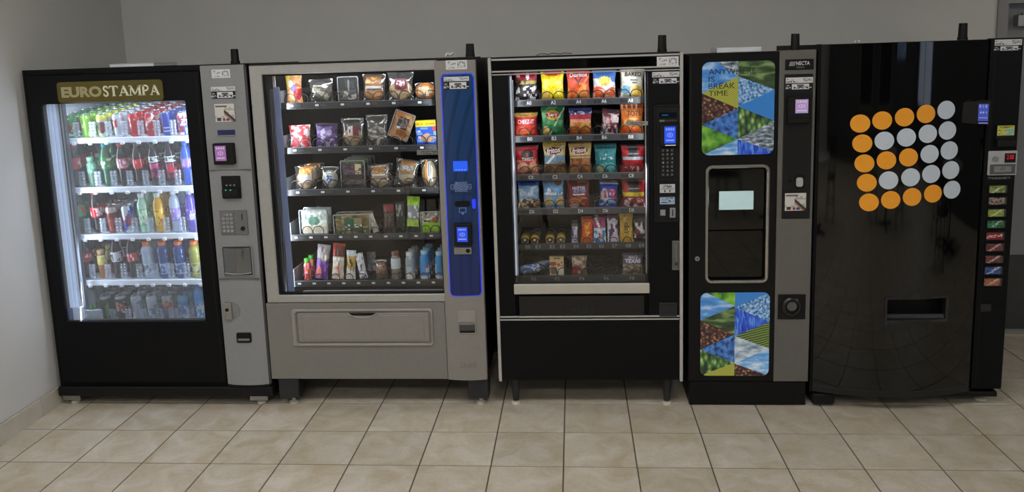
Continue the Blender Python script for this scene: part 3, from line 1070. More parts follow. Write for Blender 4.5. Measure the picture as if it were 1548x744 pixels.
bf = obj('panel_face', curved_plate(grown(BP, -.0042), .0035, .004, .017, 24), blue_face(), M2)
y2 = BF(-.58) - .0045
panel('id_sticker', Rp(674, 91, 706, 105, 3.93), 0, ID_STICKER, M2, yf=lambda x, z: BF(x) - .0012)
panel('operator_label', Rp(671, 116, 709, 122.5, 3.93), 0, OP_STICKER, M2, 30, 8, yf=lambda x, z: BF(x) - .0042)
panel('number_label', Rp(671, 123, 709, 135.5, 3.93), 0, NUM_STICKER, M2, 30, 10, yf=lambda x, z: BF(x) - .0042)
BLU = mat('screen_blue', (40, 92, 240), .2, var=.05, scale=20, emit=.5)
q = Rp(685, 243.5, 707, 259, y2)
sc_ = obj('display', MB().plate(*q, y2 - .002, y2 + .004, r=.003), BLU, M2)
for k in range(4):
    obj('screen_icon', MB().plate(q[0] + .010 + .015 * k, q[0] + .019 + .015 * k, q[2] + .006, q[2] + .010, y2 - .0026, y2 - .002), mat('screen_text', (120, 160, 255), .3, emit=.4), sc_)
q = Rp(681, 274, 713, 293, y2)
KEYB = mat('key_glow', (150, 172, 225), .4, emit=.15)
KB = mat('keypad_navy', (22, 48, 92), .3)
pw = (q[1] - q[0]) / 5
mbk = MB()
kp = obj('keypad', MB().plate(*q, y2 - .0005, y2 + .004, r=.004), KB, M2)
lab = ['1', '2', '3', '4', '5', '6', '7', '8', '9']
ph = (q[3] - q[2]) / 5
for j in range(4):
    for i in range(3):
        cx, cz = q[0] + pw * (1.5 + i), q[3] - ph * (j + .55) - .002
        if j == 3:
            ch = [' ', '0', ' '][i]
        else:
            ch = lab[j * 3 + i]
        if ch == ' ':
            ch = '<' if i == 0 else '>'
        k_ = obj('key', MB().ring((cx - pw * .42, cx + pw * .42, cz - ph * .42, cz + ph * .42), (cx - pw * .35, cx + pw * .35, cz - ph * .34, cz + ph * .34), y2 - .002, y2, .003, .002), KEYB, kp)
        text(ch, (cx - pw * .12, cx + pw * .12, cz - ph * .2, cz + ph * .2), y2 - .0015, KEYB, kp, name='key_mark')
for i, c_ in ((0, (200, 90, 90)), (4, (150, 172, 225))):
    cx, cz = q[0] + pw * (i + .5), (q[2] + q[3]) / 2 + .004
    obj('key', MB().ring((cx - pw * .42, cx + pw * .42, cz - ph * .9, cz + ph * .9), (cx - pw * .35, cx + pw * .35, cz - ph * .8, cz + ph * .8), y2 - .002, y2, .003, .002), KEYB, kp)
    text('x' if i == 0 else 'ok', (cx - pw * .16, cx + pw * .16, cz - ph * .22, cz + ph * .22), y2 - .0015, mat('mark%d' % i, c_, .4, emit=.1), kp, name='key_mark')
q = Rp(687, 304, 711, 312, y2)
obj('bill_slot', MB().ring(q, grown(q, -.006), y2 - .007, y2 + .002, .012, .004, .003).plate(*grown(q, -.005), y2 - .002, y2 + .002), BLACKM, M2)
q = Rp(713.4, 301, 718.8, 316, y2)
obj('glow_button', MB().plate(*q, BF(q[0]) - .006, BF(q[0]) + .004, r=.008, bev=.002), GLOW, M2)
q = Rp(694, 314, 705, 325, y2)
obj('insert_icon', MB().ring((q[0], q[1], q[2] + .012, q[3]), (q[0] + .003, q[1] - .003, q[2] + .015, q[3] - .003), y2 - .001, y2, .002, .002)
    .add([((q[0] + q[1]) / 2 - .008, y2 - .001, q[2] + .01), ((q[0] + q[1]) / 2, y2 - .001, q[2]), ((q[0] + q[1]) / 2 + .008, y2 - .001, q[2] + .01)], [(0, 1, 2)]), mat('icon_blue', (120, 150, 200), .4), M2)
q = Rp(686.5, 337, 714, 370, y2)
cr_ = obj('card_reader', MB().plate(*q, y2 - .022, y2 + .002, r=.006, bev=.004), BLACKM, M2)
reader_screen((q[0] + .018, q[1] - .022, q[2] + .02, q[3] - .018), y2 - .0232, (40, 80, 235), cr_)
q = Rp(687, 373.5, 713, 384.5, y2)
ml = obj('coin_plate', MB().plate(*q, y2 - .006, y2 + .002, r=.006, bev=.002), STEEL, M2)
obj('coin_slot', MB().cyl(q[1] - .018, (q[2] + q[3]) / 2, .011, y2 - .0075, y2 - .005, 16), BLACKM, ml)
q = Rp(692.5, 470, 719.5, 505, 3.928)
cc = obj('coin_return', MB().ring(q, (q[0] + .006, q[1] - .006, q[2] + .006, q[3] - .06), 3.9225, 3.935, .012, .004, .002), DF, M2)
obj('return_flap', MB().plate(q[0] + .006, q[1] - .006, q[2] + .018, q[2] + .05, 3.924, 3.934, r=.003, bev=.002), mat('smoke_flap', (66, 66, 68), .3), cc)
obj('return_gap', MB().plate(q[0] + .006, q[1] - .006, q[2] + .005, q[2] + .0175, 3.926, 3.934), BLACKM, cc)
q = Rp(693, 546, 723, 558, 3.928)
obj('embossed_mark', text_mb('CRANE', q[0] + .008, q[1] - .008, q[2] + .006, q[3] - .008, lambda x, z: BF(x) - .0008), mat('emboss_grey', (118, 114, 109), .4), M2)
LEG = mat('leg_black', (36, 36, 38), .5, var=.06)
for pa, pb in ((424, 454), (709, 739)):
    xa, _ = Wp(pa, 600, 3.97)
    xb, _ = Wp(pb, 600, 3.97)
    for yy in (3.955, 4.62):
        obj('leg', MB().plate(xa, xb, .045, .1555, yy, yy + .1, r=.004, bev=.004), LEG, M2)
        foot(M2, (xa + xb) / 2 + .005, yy + .05, .046, .026)
# interior
obj('liner', hollow(-1.592, -.69, 4.0, 4.70, .50, 1.78, .008), BLACKI, M2)
lc2 = obj('light_column', MB().plate(-1.528, -1.497, .60, 1.70, 4.003, 4.012, r=.003, bev=.002), mat('led_cover_blue', (96, 112, 152), .4, var=.05, scale=8, emit=.06), M2)
obj('column_rib', MB().box(-1.548, -1.541, 4.0, 4.02, .60, 1.69).box(-1.536, -1.532, 4.0, 4.03, .60, 1.69), mat('rib_grey', (70, 76, 92), .4), lc2)
obj('column_cap', MB().plate(-1.527, -1.515, 1.70, 1.76, 4.003, 4.012), mat('cap_light', (180, 184, 190), .4), lc2)
area('food_lamp_left', (-1.508, 4.034, 1.15), (-.75, 4.25, 1.1), .03, 1.1, 3.2, (.88, .94, 1.0), M2)
area('food_fill_top', (-1.1, 4.02, 1.765), (-1.1, 4.3, 1.4), .8, .04, 1.6, (.95, .97, 1.0), M2)  # added fill without a fixture; the real strip is on the left
area('food_fill_right', (-.70, 4.01, 1.15), (-1.3, 4.25, 1.1), .02, 1.1, 1.5, (.9, .95, 1.0), M2)  # added fill opposite the real strip, tucked behind the frame
Z2 = [1.603, 1.370, 1.147, .904, .651]
LABT = mat('slot_label', (196, 200, 206), .6, var=.03)
TR2 = []
S2 = [[-1.438, -1.303, -1.168, -1.033, -.898, -.763]] * 3
S2 = [list(s) for s in S2]
for zi, z in enumerate(Z2):
    mb = MB().box(-1.512, -.695, 4.072, 4.60, z - .012, z - .006).plate(-1.512, -.695, z - .022, z + .012, 4.058, 4.072, r=.002, bev=.002)
    tr = obj('tray', mb, TRAYD, M2)
    TR2.append(tr)
    obj('tray_side', MB().box(-1.516, -1.5125, 4.062, 4.55, z - .022, z + .075), mat('tray_side_pale', (150, 156, 170), .4), tr)
    n = 6 if zi < 3 else 10
    for k in range(n):
        xk = -1.504 + .807 / n * (k + .5)
        obj('slot_label', MB().box(xk - .03, xk - .012, 4.0565, 4.058, z - .008, z + .002), LABT, tr)
        if zi < 4:
            obj('price_strip', MB().box(xk - .004, xk + .028, 4.0568, 4.058, z - .010, z + .003), mat('price_grey', (56, 58, 64), .4), tr)
for zi in range(3):
    for x in S2[zi]:
        coil(TR2[zi], x - .033, 4.078, Z2[zi] - .006, .0305, 1)
        coil(TR2[zi], x + .033, 4.078, Z2[zi] - .006, .0305, -1)
obj('inner_rail', MB().plate(-1.46, -.70, .572 + .035, .572 + .043, 4.03, 4.045, r=.002), mat('rail_grey', (130, 130, 134), .4), M2)
q = Rp(630, 226.5, 667, 234, 3.965)
nt_ = panel('notice_strip', q, 3.9655, [('bg', (120, 118, 114)), ('rect', .15, .85, .55, .8, (60, 58, 56)), ('rect', .25, .72, .15, .42, (60, 58, 56)), ('blob', 7, 30, .55, (120, 118, 114), 0, 1)], M2, 40, 8)
antenna(M2, 711, 66, 88, 4.05, 'black stub antenna on top of the grey food machine', 1.822)
mbp = MB()
pxz = Wp(679, 80, 4.03)
P = [[(pxz[0] - .02 + .01 * i + .004 * math.sin(3 * j + i), 4.02 + .012 * j, 1.8235 + .018 * abs(math.sin(i * 1.3 + j * 2.1)) + .003 * j) for i in range(5)] for j in range(4)]
mbp.grid(P)
sc2 = obj('paper_scrap', mbp, WPAPER, loc=(pxz[0], 4.04, 1.8235))
tag(sc2, 'crumpled white paper scrap on top of the grey food machine', 'paper')
sm = sc2.modifiers.new('thickness', 'SOLIDIFY'); sm.thickness = .0008

# ================================================================== 3: black snack machine
Y3 = 3.95
M3 = empty('snack_vending_machine', (.057, 4.35, 0))
tag(M3, 'black snack vending machine with silver trim lines and letter-numbered chip trays', 'vending machine')
G3 = (-.319, .360, .668, 1.738)
obj('cabinet', MB().box(-.405, -.375, 3.99, 4.74, .15, 1.808).box(.488, .518, 3.99, 4.74, .15, 1.808).box(-.375, .488, 3.99, 4.74, 1.78, 1.808)
    .box(-.375, .488, 3.99, 4.74, .15, .18).box(-.375, .488, 4.71, 4.74, .18, 1.78), BLACKP, M3)
STRIM = mat('trim_silver', (188, 187, 182), .38, metal=.2, var=.04)
for xa, xb in ((-.417, -.401), (.513, .529)):
    obj('side_trim', MB().plate(xa, xb, .145, 1.814, 3.942, 3.99, r=.003, bev=.002), STRIM, M3)
obj('door', MB().ring((-.400, .512, .150, 1.806), (G3[0], G3[1], .50, 1.738), 3.952, 3.985, .002, .004), BLACKP, M3)
obj('header_panel', MB().plate(-.399, .511, 1.752, 1.796, 3.947, 3.953, bev=.001), BLACKG, M3)
for za, zb in ((1.799, 1.808), (1.742, 1.7495), (1.724 + .004, 1.7335)):
    obj('header_trim', MB().plate(-.400, .512, za, zb, 3.946 if za > 1.735 else 3.9465, 3.953, bev=.001), STRIM, M3)
obj('top_trim', MB().plate(-.405, .52, 1.8085, 1.816, 3.96, 4.3, r=.002), BLACKM, M3)
obj('glass', MB().plate(G3[0] - .004, G3[1] + .004, .668, 1.727, 3.956, 3.962), GLASS, M3)
obj('window_bar', MB().plate(*Rp(777, 429.5, 982, 444, 3.945), 3.938, 3.957, r=.003, bev=.003), mat('pale_bar', (186, 182, 172), .45, var=.03), M3)
q = Rp(784, 447, 975, 484, 3.948)
obj('delivery_recess', MB().box(-.319, .360, 3.99, 4.0, .49, .66), BLACKM, M3)
df = obj('delivery_flap', MB().plate(*q, 3.950, 3.965, r=.004, bev=.004), mat('flap_black', (14, 14, 15), .25, var=.05), M3)
text('PUSH', (q[0] + .25, q[0] + .38, q[2] + .04, q[2] + .07), 3.9495, mat('push_mark', (30, 30, 32), .4), df)
for za, zb in ((.489, .496), (.474, .480)):
    obj('waist_trim', MB().plate(-.400, .512, za, zb, 3.945, 3.953, bev=.001), STRIM, M3)
obj('lower_panel', MB().plate(-.399, .511, .152, .470, 3.948, 3.953, r=.003, bev=.002), BLACKP, M3)
panel('id_sticker', Rp(993, 85.5, 1026, 100, 3.945), 3.9458, ID_STICKER, M3)
panel('operator_label', Rp(986, 108.5, 1027, 116.5, 3.95), 3.9505, OP_STICKER, M3, 30, 8)
panel('number_label', Rp(987, 117.5, 1027, 127, 3.95), 3.9503, NUM_STICKER, M3, 30, 10)
q = Rp(989, 158, 1030, 336, 3.95)
cp = obj('control_panel', MB().ring(q, grown(q, -.010), 3.944, 3.952, .006, .004, .002).plate(*grown(q, -.009), 3.948, 3.952), BLACKM, M3)
q = Rp(996, 170, 1023, 178, 3.948)
dp = obj('display', MB().plate(*q, 3.9455, 3.949, r=.002), mat('dim_display', (10, 24, 34), .1), M3)
obj('digits', MB().plate(q[0] + .014, q[0] + .045, q[2] + .010, q[3] - .010, 3.945, 3.9456), mat('display_digits', (30, 90, 120), .3, var=.6, scale=300, emit=.25), dp)
panel('model_label', Rp(997, 181, 1023, 184, 3.948), 3.9472, [('bg', (16, 16, 18)), ('rect', 0, .3, .1, .9, (120, 118, 112)), ('rect', .36, 1, .35, .65, (70, 70, 72))], M3, 20, 4)
q = Rp(998, 187, 1026, 221, 3.945)
cr_ = obj('card_reader', MB().plate(*q, 3.922, 3.949, r=.006, bev=.004), BLACKM, M3)
reader_screen((q[0] + .018, q[1] - .018, q[2] + .016, q[3] - .012), 3.9212, (46, 88, 240), cr_)
obj('reader_light', MB().plate(q[0] + .022, q[1] - .018, q[2] + .005, q[2] + .009, 3.9212, 3.923), mat('white_led', (210, 215, 235), .4, emit=.4), cr_)
q = Rp(999, 224, 1019, 267, 3.948)
keypad(M3, q, 3.947, 3, 7, BLACKM, mat('key_dark', (40, 40, 43), .4), .38, mark=mat('key_print', (165, 165, 168), .5), chars='ABCDEFGHJ123456789*0#')
q = Rp(997, 278, 1020, 291, 3.948)
ba = obj('bill_acceptor', MB().plate(q[0], q[1], q[2] - .02, q[3], 3.938, 3.949, r=.003, bev=.002), BLACKM, M3)
panel('bill_card', q, 3.9368, [('bg', (200, 200, 200)), ('rect', .22, .78, .6, .9, (100, 100, 104)), ('rect', .1, .9, .42, .52, (120, 120, 124)), ('rect', .28, .36, .05, .35, (40, 40, 44)), ('rect', .64, .72, .05, .35, (40, 40, 44)), ('blob', 4, 22, .6, (200, 200, 200), .5, .95)], ba, 24, 12)
q = Rp(997.5, 297, 1020, 309, 3.948)
panel('coin_label', q, 3.9465, [('bg', (120, 160, 200)), ('rect', .05, .95, .1, .9, (186, 202, 218)), ('rect', .1, .5, .5, .8, (70, 110, 170)), ('rect', .55, .9, .2, .8, (80, 90, 110)), ('blob', 6, 18, .5, (186, 202, 218), .1, .9), ('rect', .1, .5, .2, .35, (60, 90, 140))], M3, 24, 12)
q = Rp(998, 317, 1006, 326, 3.948)
obj('return_button', MB().plate(*q, 3.943, 3.949, r=.003, bev=.002), mat('button_grey', (150, 150, 152), .4), M3)
q = Rp(1012.5, 314, 1021, 329, 3.948)
csl = obj('coin_plate', MB().plate(*q, 3.9445, 3.949, r=.002, bev=.001), mat('button_grey', (150, 150, 152), .4), M3)
obj('coin_slot', MB().plate((q[0] + q[1]) / 2 - .0025, (q[0] + q[1]) / 2 + .0025, q[2] + .008, q[3] - .008, 3.9438, 3.946), BLACKM, csl)
q = Rp(1016, 364, 1027.5, 408, 3.948)
lh = obj('lock_handle', MB().ring(q, grown(q, -.006), 3.943, 3.953, .003, .003, .001).plate(*grown(q, -.0055), 3.947, 3.953), mat('lock_grey', (116, 116, 117), .4, metal=.4), M3)
obj('handle_bar', MB().plate(q[0] + .01, q[1] - .01, q[2] + .01, q[3] - .014, 3.941, 3.948, r=.004, bev=.002), mat('lock_grey', (116, 116, 117)), lh)
obj('lock_cylinder', MB().cyl((q[0] + q[1]) / 2, q[2] + .032, .009, 3.938, 3.942, 14), mat('lock_core', (70, 70, 72), .3, metal=.6), lh)
q = Rp(996.5, 457.5, 1023.5, 478.5, 3.95)
obj('coin_return', MB().ring(q, grown(q, -.012), 3.944, 3.953, .003, .002, .002).plate(*grown(q, -.011), 3.9495, 3.953), mat('return_black', (34, 34, 36), .4), M3)
for px in (780, 1008):
    x, _ = Wp(px, 600, 4.0)
    for yy in (4.0, 4.62):
        obj('leg', MB().lathe([(.016, .02), (.024, .12), (.026, .1505)], x, yy, 0, 14), LEG, M3, smooth=True)
        foot(M3, x, yy, .021, .025)
# interior
obj('liner', hollow(-.372, .415, 3.99, 4.68, .60, 1.775, .008), BLACKI, M3)
LED3 = mat('led_white_strip', (205, 215, 230), .4, var=.05, emit=.35)
lc3 = obj('light_column', MB().plate(-.316, -.309, .70, 1.722, 3.992, 4.03, r=.002), LED3, M3)
obj('column_rib', MB().box(-.306, -.302, 4.0, 4.04, .70, 1.70), mat('rib_pale', (150, 156, 166), .4), lc3)
rc3 = obj('rail', MB().box(.352, .356, 4.0, 4.04, .70, 1.722), mat('rail_pale', (150, 156, 166), .4), M3)
area('snack_lamp_left', (-.30, 4.012, 1.36), (.3, 4.2, 1.3), .02, .68, .85, (.95, .97, 1.0), M3)
area('snack_lamp_top', (.02, 4.005, 1.72), (.02, 4.3, 1.2), .62, .03, .8, (.96, .97, 1.0), M3)
area('snack_lamp_right', (.345, 4.005, 1.36), (-.25, 4.2, 1.3), .015, .68, .7, (.96, .97, 1.0), M3)
Z3 = [1.585, 1.403, 1.205, 1.026, .840, .667]
X3 = [-.226, -.103, .024, .151, .283]
X3E = [-.252, -.200, -.125, -.072, -.002, .064, .129, .196, .266, .333]
TR3 = []
CODES = []
for zi, z in enumerate(Z3):
    tr = obj('tray', MB().box(-.312, .350, 4.062, 4.55, z - .014, z - .008).plate(-.312, .350, z - .021, z + .013, 4.048, 4.062, r=.002, bev=.002), TRAYG if zi < 4 else TRAYD, M3)  # two lowest trays get a darker grey for the dimmer light there
    TR3.append(tr)
    obj('tray_side', MB().box(-.316, -.3125, 4.05, 4.5, z - .02, z + .07), mat('tray_side_grey', (120, 124, 130), .4), tr)
    row = 'ABCDEF'[zi]
    xs = X3 if zi != 4 else X3E
    for k, x in enumerate(xs):
        code = '%s%d' % (row, k if zi == 4 else 2 * k)
        text(code, (x - .012, x + .012, z - .012, z + .006), 4.0472, INKW if zi < 4 else INKG, tr, name='slot_code')  # lowest codes greyed to suggest the same dim light
        if zi != 4 or k % 2 == 0:
            obj('price_wheel', MB().box(x - .052, x - .034, 4.0465, 4.048, z - .012, z + .006).box(x - .031, x - .016, 4.0465, 4.048, z - .012, z + .006), mat('price_dark', (40, 42, 46), .4), tr)
    if zi != 4:
        for x in X3:
            coil(tr, x - .0302, 4.068, z - .008, .0285, 1)
            coil(tr, x + .0302, 4.068, z - .008, .0285, -1)
antenna(M3, 1001, 53, 77, 4.05, 'black stub antenna on top of the black snack machine', 1.816)
cz_ = Wp(835, 82, 4.1)
pts = [(cz_[0] - .08 + .02 * k, 4.1 + .02 * math.sin(k * 1.7), 1.8195 + .008 * abs(math.sin(k * 1.1))) for k in range(10)]
cs = obj('loose_cable', MB().tube(pts, .0022, 5), mat('cable_grey', (96, 90, 78), .6), loc=(cz_[0], 4.1, 1.817))
tag(cs, 'thin loose cable lying curled on top of the black snack machine', 'cable')
q = Rp(946, 183.5, 981, 190, 3.955)
panel('notice_strip', q, 3.9552, [('bg', (150, 146, 138)), ('rect', .15, .85, .55, .8, (74, 70, 66)), ('rect', .25, .72, .15, .42, (74, 70, 66)), ('blob', 7, 30, .55, (150, 146, 138), 0, 1)], M3, 40, 8)

# ================================================================== 4: coffee machine
Y4 = 3.98
M4 = empty('coffee_vending_machine', (.862, 4.35, 0))
tag(M4, 'slim black coffee vending machine with two backlit landscape panels and grey side column', 'vending machine')
obj('cabinet', MB().box(.566, 1.158, 4.02, 4.70, .13, 1.800), BLACKP, M4)
obj('plinth', MB().plate(.566, 1.154, .001, .128, 3.982, 4.68, r=.004, bev=.003), mat('plinth_black', (15, 15, 17), .45, spec=.25), M4)
NI = Rp(1070, 253, 1159, 425, 3.975)
NI = (NI[0], NI[1], NI[2], NI[3])
door4 = obj('door', MB().ring((.560, .988, .131, 1.803), NI, 3.978, 4.02, .004, .02, .003), mat('door_black', (13, 13, 15), .35, spec=.3, var=.08), M4)
obj('door_edge', MB().plate(.562, .574, .14, 1.795, 3.974, 3.98, r=.002, bev=.001), BLACKM, door4)
CHR = mat('chrome_frame', (200, 198, 192), .25, metal=.9, var=.04)
obj('niche_frame', MB().ring(grown(NI, .012), grown(NI, -.004), 3.966, 3.985, .032, .02, .006), CHR, M4)
obj('niche_box', hollow(NI[0] - .004, NI[1] + .004, 4.0205, 4.14, NI[2] - .004, NI[3] + .004, .004), BLACKM, M4)
zm = Wp(1112, 352, 3.98)[1]
up_ = obj('touch_panel', MB().plate(NI[0] + .008, NI[1] - .008, zm + .01, NI[3] - .012, 4.0, 4.018, r=.01, bev=.002), BLACKG, M4)
q = Rp(1087, 289, 1139, 317, 3.999)
scn = obj('display', MB().plate(*q, 3.9985, 4.0, r=.002), mat('pale_screen', (178, 205, 208), .3, var=.02, emit=.34), up_)
obj('cup_flap', MB().plate(NI[0] + .012, NI[1] - .012, NI[2] + .012, zm + .004, 4.006, 4.012, r=.01), clear('smoked_flap', (70, 70, 74), .05, .03), M4)
obj('cup_stand', MB().plate(NI[0] + .05, NI[1] - .05, NI[2] + .01, NI[2] + .05, 4.02, 4.1, r=.01, bev=.004), BLACKG, M4)
obj('cup_nozzle', MB().lathe([(.02, .0), (.028, .03), (.028, .06)], (NI[0] + NI[1]) / 2, 4.07, zm - .05, 14), BLACKG, M4, smooth=True)
x, z = Wp(1054, 391, 3.977)
kh = obj('lock_cylinder', MB().cyl(x, z, .012, 3.971, 3.979, 18), STEEL, M4, smooth=True)
obj('key_slot', MB().box(x - .0015, x + .0015, 3.9702, 3.9712, z - .006, z + .006), BLACKM, kh)
# backlit collage panels: each facet is its own print
EMC = .55


def facet_mat(name, cols, scale, kind='noise', stretch=(1, 1, 1), rot=0.0, sharp=.12):
    if name in MATS:
        return MATS[name]
    mt, nt, b = nodes(name)
    N = nt.nodes.new
    tc = N('ShaderNodeTexCoord')
    mp = N('ShaderNodeMapping')
    mp.inputs['Scale'].default_value = stretch
    mp.inputs['Rotation'].default_value = (0, rot, 0)
    nt.links.new(tc.outputs['Object'], mp.inputs[0])
    if kind == 'voronoi':
        t = N('ShaderNodeTexVoronoi'); t.inputs['Scale'].default_value = scale
        outp = t.outputs['Distance']
    elif kind == 'wave':
        t = N('ShaderNodeTexWave'); t.inputs['Scale'].default_value = scale; t.inputs['Distortion'].default_value = 2.0
        t.bands_direction = 'Z'
        outp = t.outputs['Fac']
    else:
        t = N('ShaderNodeTexNoise'); t.inputs['Scale'].default_value = scale; t.inputs['Detail'].default_value = 5
        outp = t.outputs['Fac']
    nt.links.new(mp.outputs[0], t.inputs['Vector'])
    rp = N('ShaderNodeValToRGB')
    e = rp.color_ramp.elements
    n = len(cols)
    lo_, hi_ = (.5 - sharp * n / 2, .5 + sharp * n / 2) if kind == 'noise' else (0.1, .75)
    e[0].position = lo_; e[0].color = lin(cols[0]) + (1,)
    e[1].position = hi_; e[1].color = lin(cols[-1]) + (1,)
    for k in range(1, n - 1):
        q_ = e.new(lo_ + (hi_ - lo_) * k / (n - 1)); q_.color = lin(cols[k]) + (1,)
    nt.links.new(outp, rp.inputs[0])
    b.inputs['Base Color'].default_value = (.03, .03, .03, 1)      # lit from behind: the print itself glows
    nt.links.new(rp.outputs[0], b.inputs['Emission Color'])
    b.inputs['Emission Strength'].default_value = EMC
    b.inputs['Roughness'].default_value = .3
    MATS[name] = mt
    return mt


FM = {
    'sky': facet_mat('print_sky', [(50, 120, 200), (90, 160, 225), (215, 228, 235)], 9, stretch=(1, 1, 3)),
    'sky2': facet_mat('print_sky_pale', [(60, 130, 205), (120, 180, 230), (225, 235, 240)], 14, stretch=(1, 1, 3)),
    'field': facet_mat('print_field', [(120, 126, 30), (176, 176, 50), (200, 198, 76)], 40, 'wave', rot=.6),
    'beans': facet_mat('print_beans', [(196, 150, 124), (92, 46, 30), (16, 7, 5)], 62, 'voronoi'),
    'water': facet_mat('print_water', [(20, 40, 80), (50, 110, 190), (90, 150, 215)], 40, sharp=.1),
    'hill': facet_mat('print_hill', [(30, 70, 20), (90, 160, 40), (150, 205, 60)], 22, sharp=.12),
    'forest': facet_mat('print_forest', [(200, 225, 130), (80, 130, 60), (14, 34, 16)], 46, 'voronoi', stretch=(1, 1, .55)),
    'dkgreen': facet_mat('print_dark_green', [(14, 28, 14), (50, 80, 34), (130, 160, 90)], 22, stretch=(.6, 1, 2)),
    'mosaic': facet_mat('print_mosaic', [(40, 80, 130), (110, 165, 215), (190, 215, 235)], 80, sharp=.09),
    'blue': facet_mat('print_blue', [(36, 120, 200), (52, 140, 216)], 40, 'wave'),
    'deep': facet_mat('print_deep_blue', [(20, 30, 150), (30, 90, 220), (110, 170, 235)], 60, stretch=(2, 1, .35), rot=.3),
    'city': facet_mat('print_city', [(40, 50, 60), (120, 135, 145), (215, 222, 225)], 34, rot=.5, stretch=(1, 1, 2.2)),
    'marble': facet_mat('print_marble', [(90, 110, 125), (170, 190, 200), (235, 238, 238)], 20, rot=.7, stretch=(1, 1, 2.5)),
    'terrace': facet_mat('print_terrace', [(30, 46, 16), (80, 108, 36), (130, 155, 66)], 26, 'wave', rot=.25),
}


def clip(poly, conv):
    out = poly
    for k in range(len(conv)):
        a, b = conv[k], conv[(k + 1) % len(conv)]
        src, out = out, []
        if not src:
            break
        def side(p):
            return (b[0] - a[0]) * (p[1] - a[1]) - (b[1] - a[1]) * (p[0] - a[0])
        for i in range(len(src)):
            p, q_ = src[i - 1], src[i]
            sp_, sq = side(p), side(q_)
            if sq >= -1e-12:
                if sp_ < -1e-12:
                    t = sp_ / (sp_ - sq)
                    out.append((p[0] + t * (q_[0] - p[0]), p[1] + t * (q_[1] - p[1])))
                out.append(q_)
            elif sp_ >= -1e-12:
                t = sp_ / (sp_ - sq)
                out.append((p[0] + t * (q_[0] - p[0]), p[1] + t * (q_[1] - p[1])))
    return out


def collage(name, rect, facets, label):
    back = obj(name, MB().plate(*rect, 3.9735, 3.979, r=.034, n=6), mat('panel_back', (30, 34, 40), .3), M4)
    back['label'] = label
    conv = rr(rect[0] + .0005, rect[1] - .0005, rect[2] + .0005, rect[3] - .0005, .034, 6)
    for kind, pts in facets:
        P = [(rect[0] + u * (rect[1] - rect[0]), rect[3] - v * (rect[3] - rect[2])) for u, v in pts]
        ar = sum(P[i - 1][0] * P[i][1] - P[i][0] * P[i - 1][1] for i in range(len(P)))
        if ar < 0:
            P = P[::-1]
        c = clip(P, conv)
        if len(c) < 3:
            continue
        obj('picture_facet', MB().loops([[(a, 3.9735, b) for a, b in c][::-1], [(a, 3.9725, b) for a, b in c][::-1]][::-1], True, False), FM[kind], back)
    return back


R1 = Rp(1061, 92.5, 1170.5, 234, 3.975)
cA = collage('upper_picture_panel', R1, [
    ('sky', [(0, 0), (.2, 0), (.5, .16), (0, .33)]), ('city', [(.2, 0), (.5, 0), (.5, .16)]), ('field', [(.5, .16), (.5, .5), (0, .33)]),
    ('beans', [(0, .33), (.5, .5), (0, .67)]), ('water', [(.5, .5), (.5, .83), (0, .67)]), ('hill', [(0, .67), (.5, .83), (0, 1)]),
    ('sky2', [(.5, .83), (.5, 1), (0, 1)]), ('dkgreen', [(.5, 0), (1, 0), (1, .31), (.5, .16)]), ('mosaic', [(.5, .16), (1, .31), (.5, .48)]),
    ('blue', [(1, .31), (1, .64), (.5, .48)]), ('forest', [(.5, .48), (1, .64), (.5, .83)]), ('city', [(1, .64), (1, .97), (.5, .83)]),
    ('deep', [(.5, .83), (1, .97), (1, 1), (.5, 1)])], 'backlit collage of triangular landscape and coffee bean pictures with dark lettering')
R2 = Rp(1058.5, 442, 1163, 568, 3.975)
collage('lower_picture_panel', R2, [
    ('hill', [(.08, 0), (.5, 0), (.5, .16)]), ('sky', [(0, 0), (.08, 0), (.5, .16), (0, .33)]), ('dkgreen', [(.5, .16), (.5, .5), (0, .33)]),
    ('beans', [(0, .33), (.5, .5), (0, .67)]), ('water', [(.5, .5), (.5, .84), (0, .68)]), ('forest', [(0, .68), (.5, .84), (0, 1)]),
    ('field', [(.5, .84), (.5, 1), (0, 1)]), ('blue', [(.5, 0), (1, 0), (.5, .18)]), ('mosaic', [(1, 0), (1, .35), (.5, .18)]),
    ('deep', [(.5, .18), (1, .35), (.5, .52)]), ('terrace', [(1, .35), (1, .67), (.5, .52)]), ('marble', [(.5, .52), (1, .67), (.5, .85)]),
    ('sky2', [(1, .67), (1, 1), (.5, .85)]), ('beans', [(.5, .85), (1, 1), (.5, 1)])], 'backlit collage of triangular landscape and coffee bean pictures')
w_, h_ = R1[1] - R1[0], R1[3] - R1[2]
for s_, u0, u1, v0, v1 in (('ANYWHERE', .09, .74, .075, .135), ('IS', .09, .175, .155, .21), ('BREAK', .09, .455, .225, .285), ('TIME', .09, .355, .305, .36)):
    text(s_, (R1[0] + u0 * w_, R1[0] + u1 * w_, R1[3] - v1 * h_, R1[3] - v0 * h_), 3.9715, INK, cA)
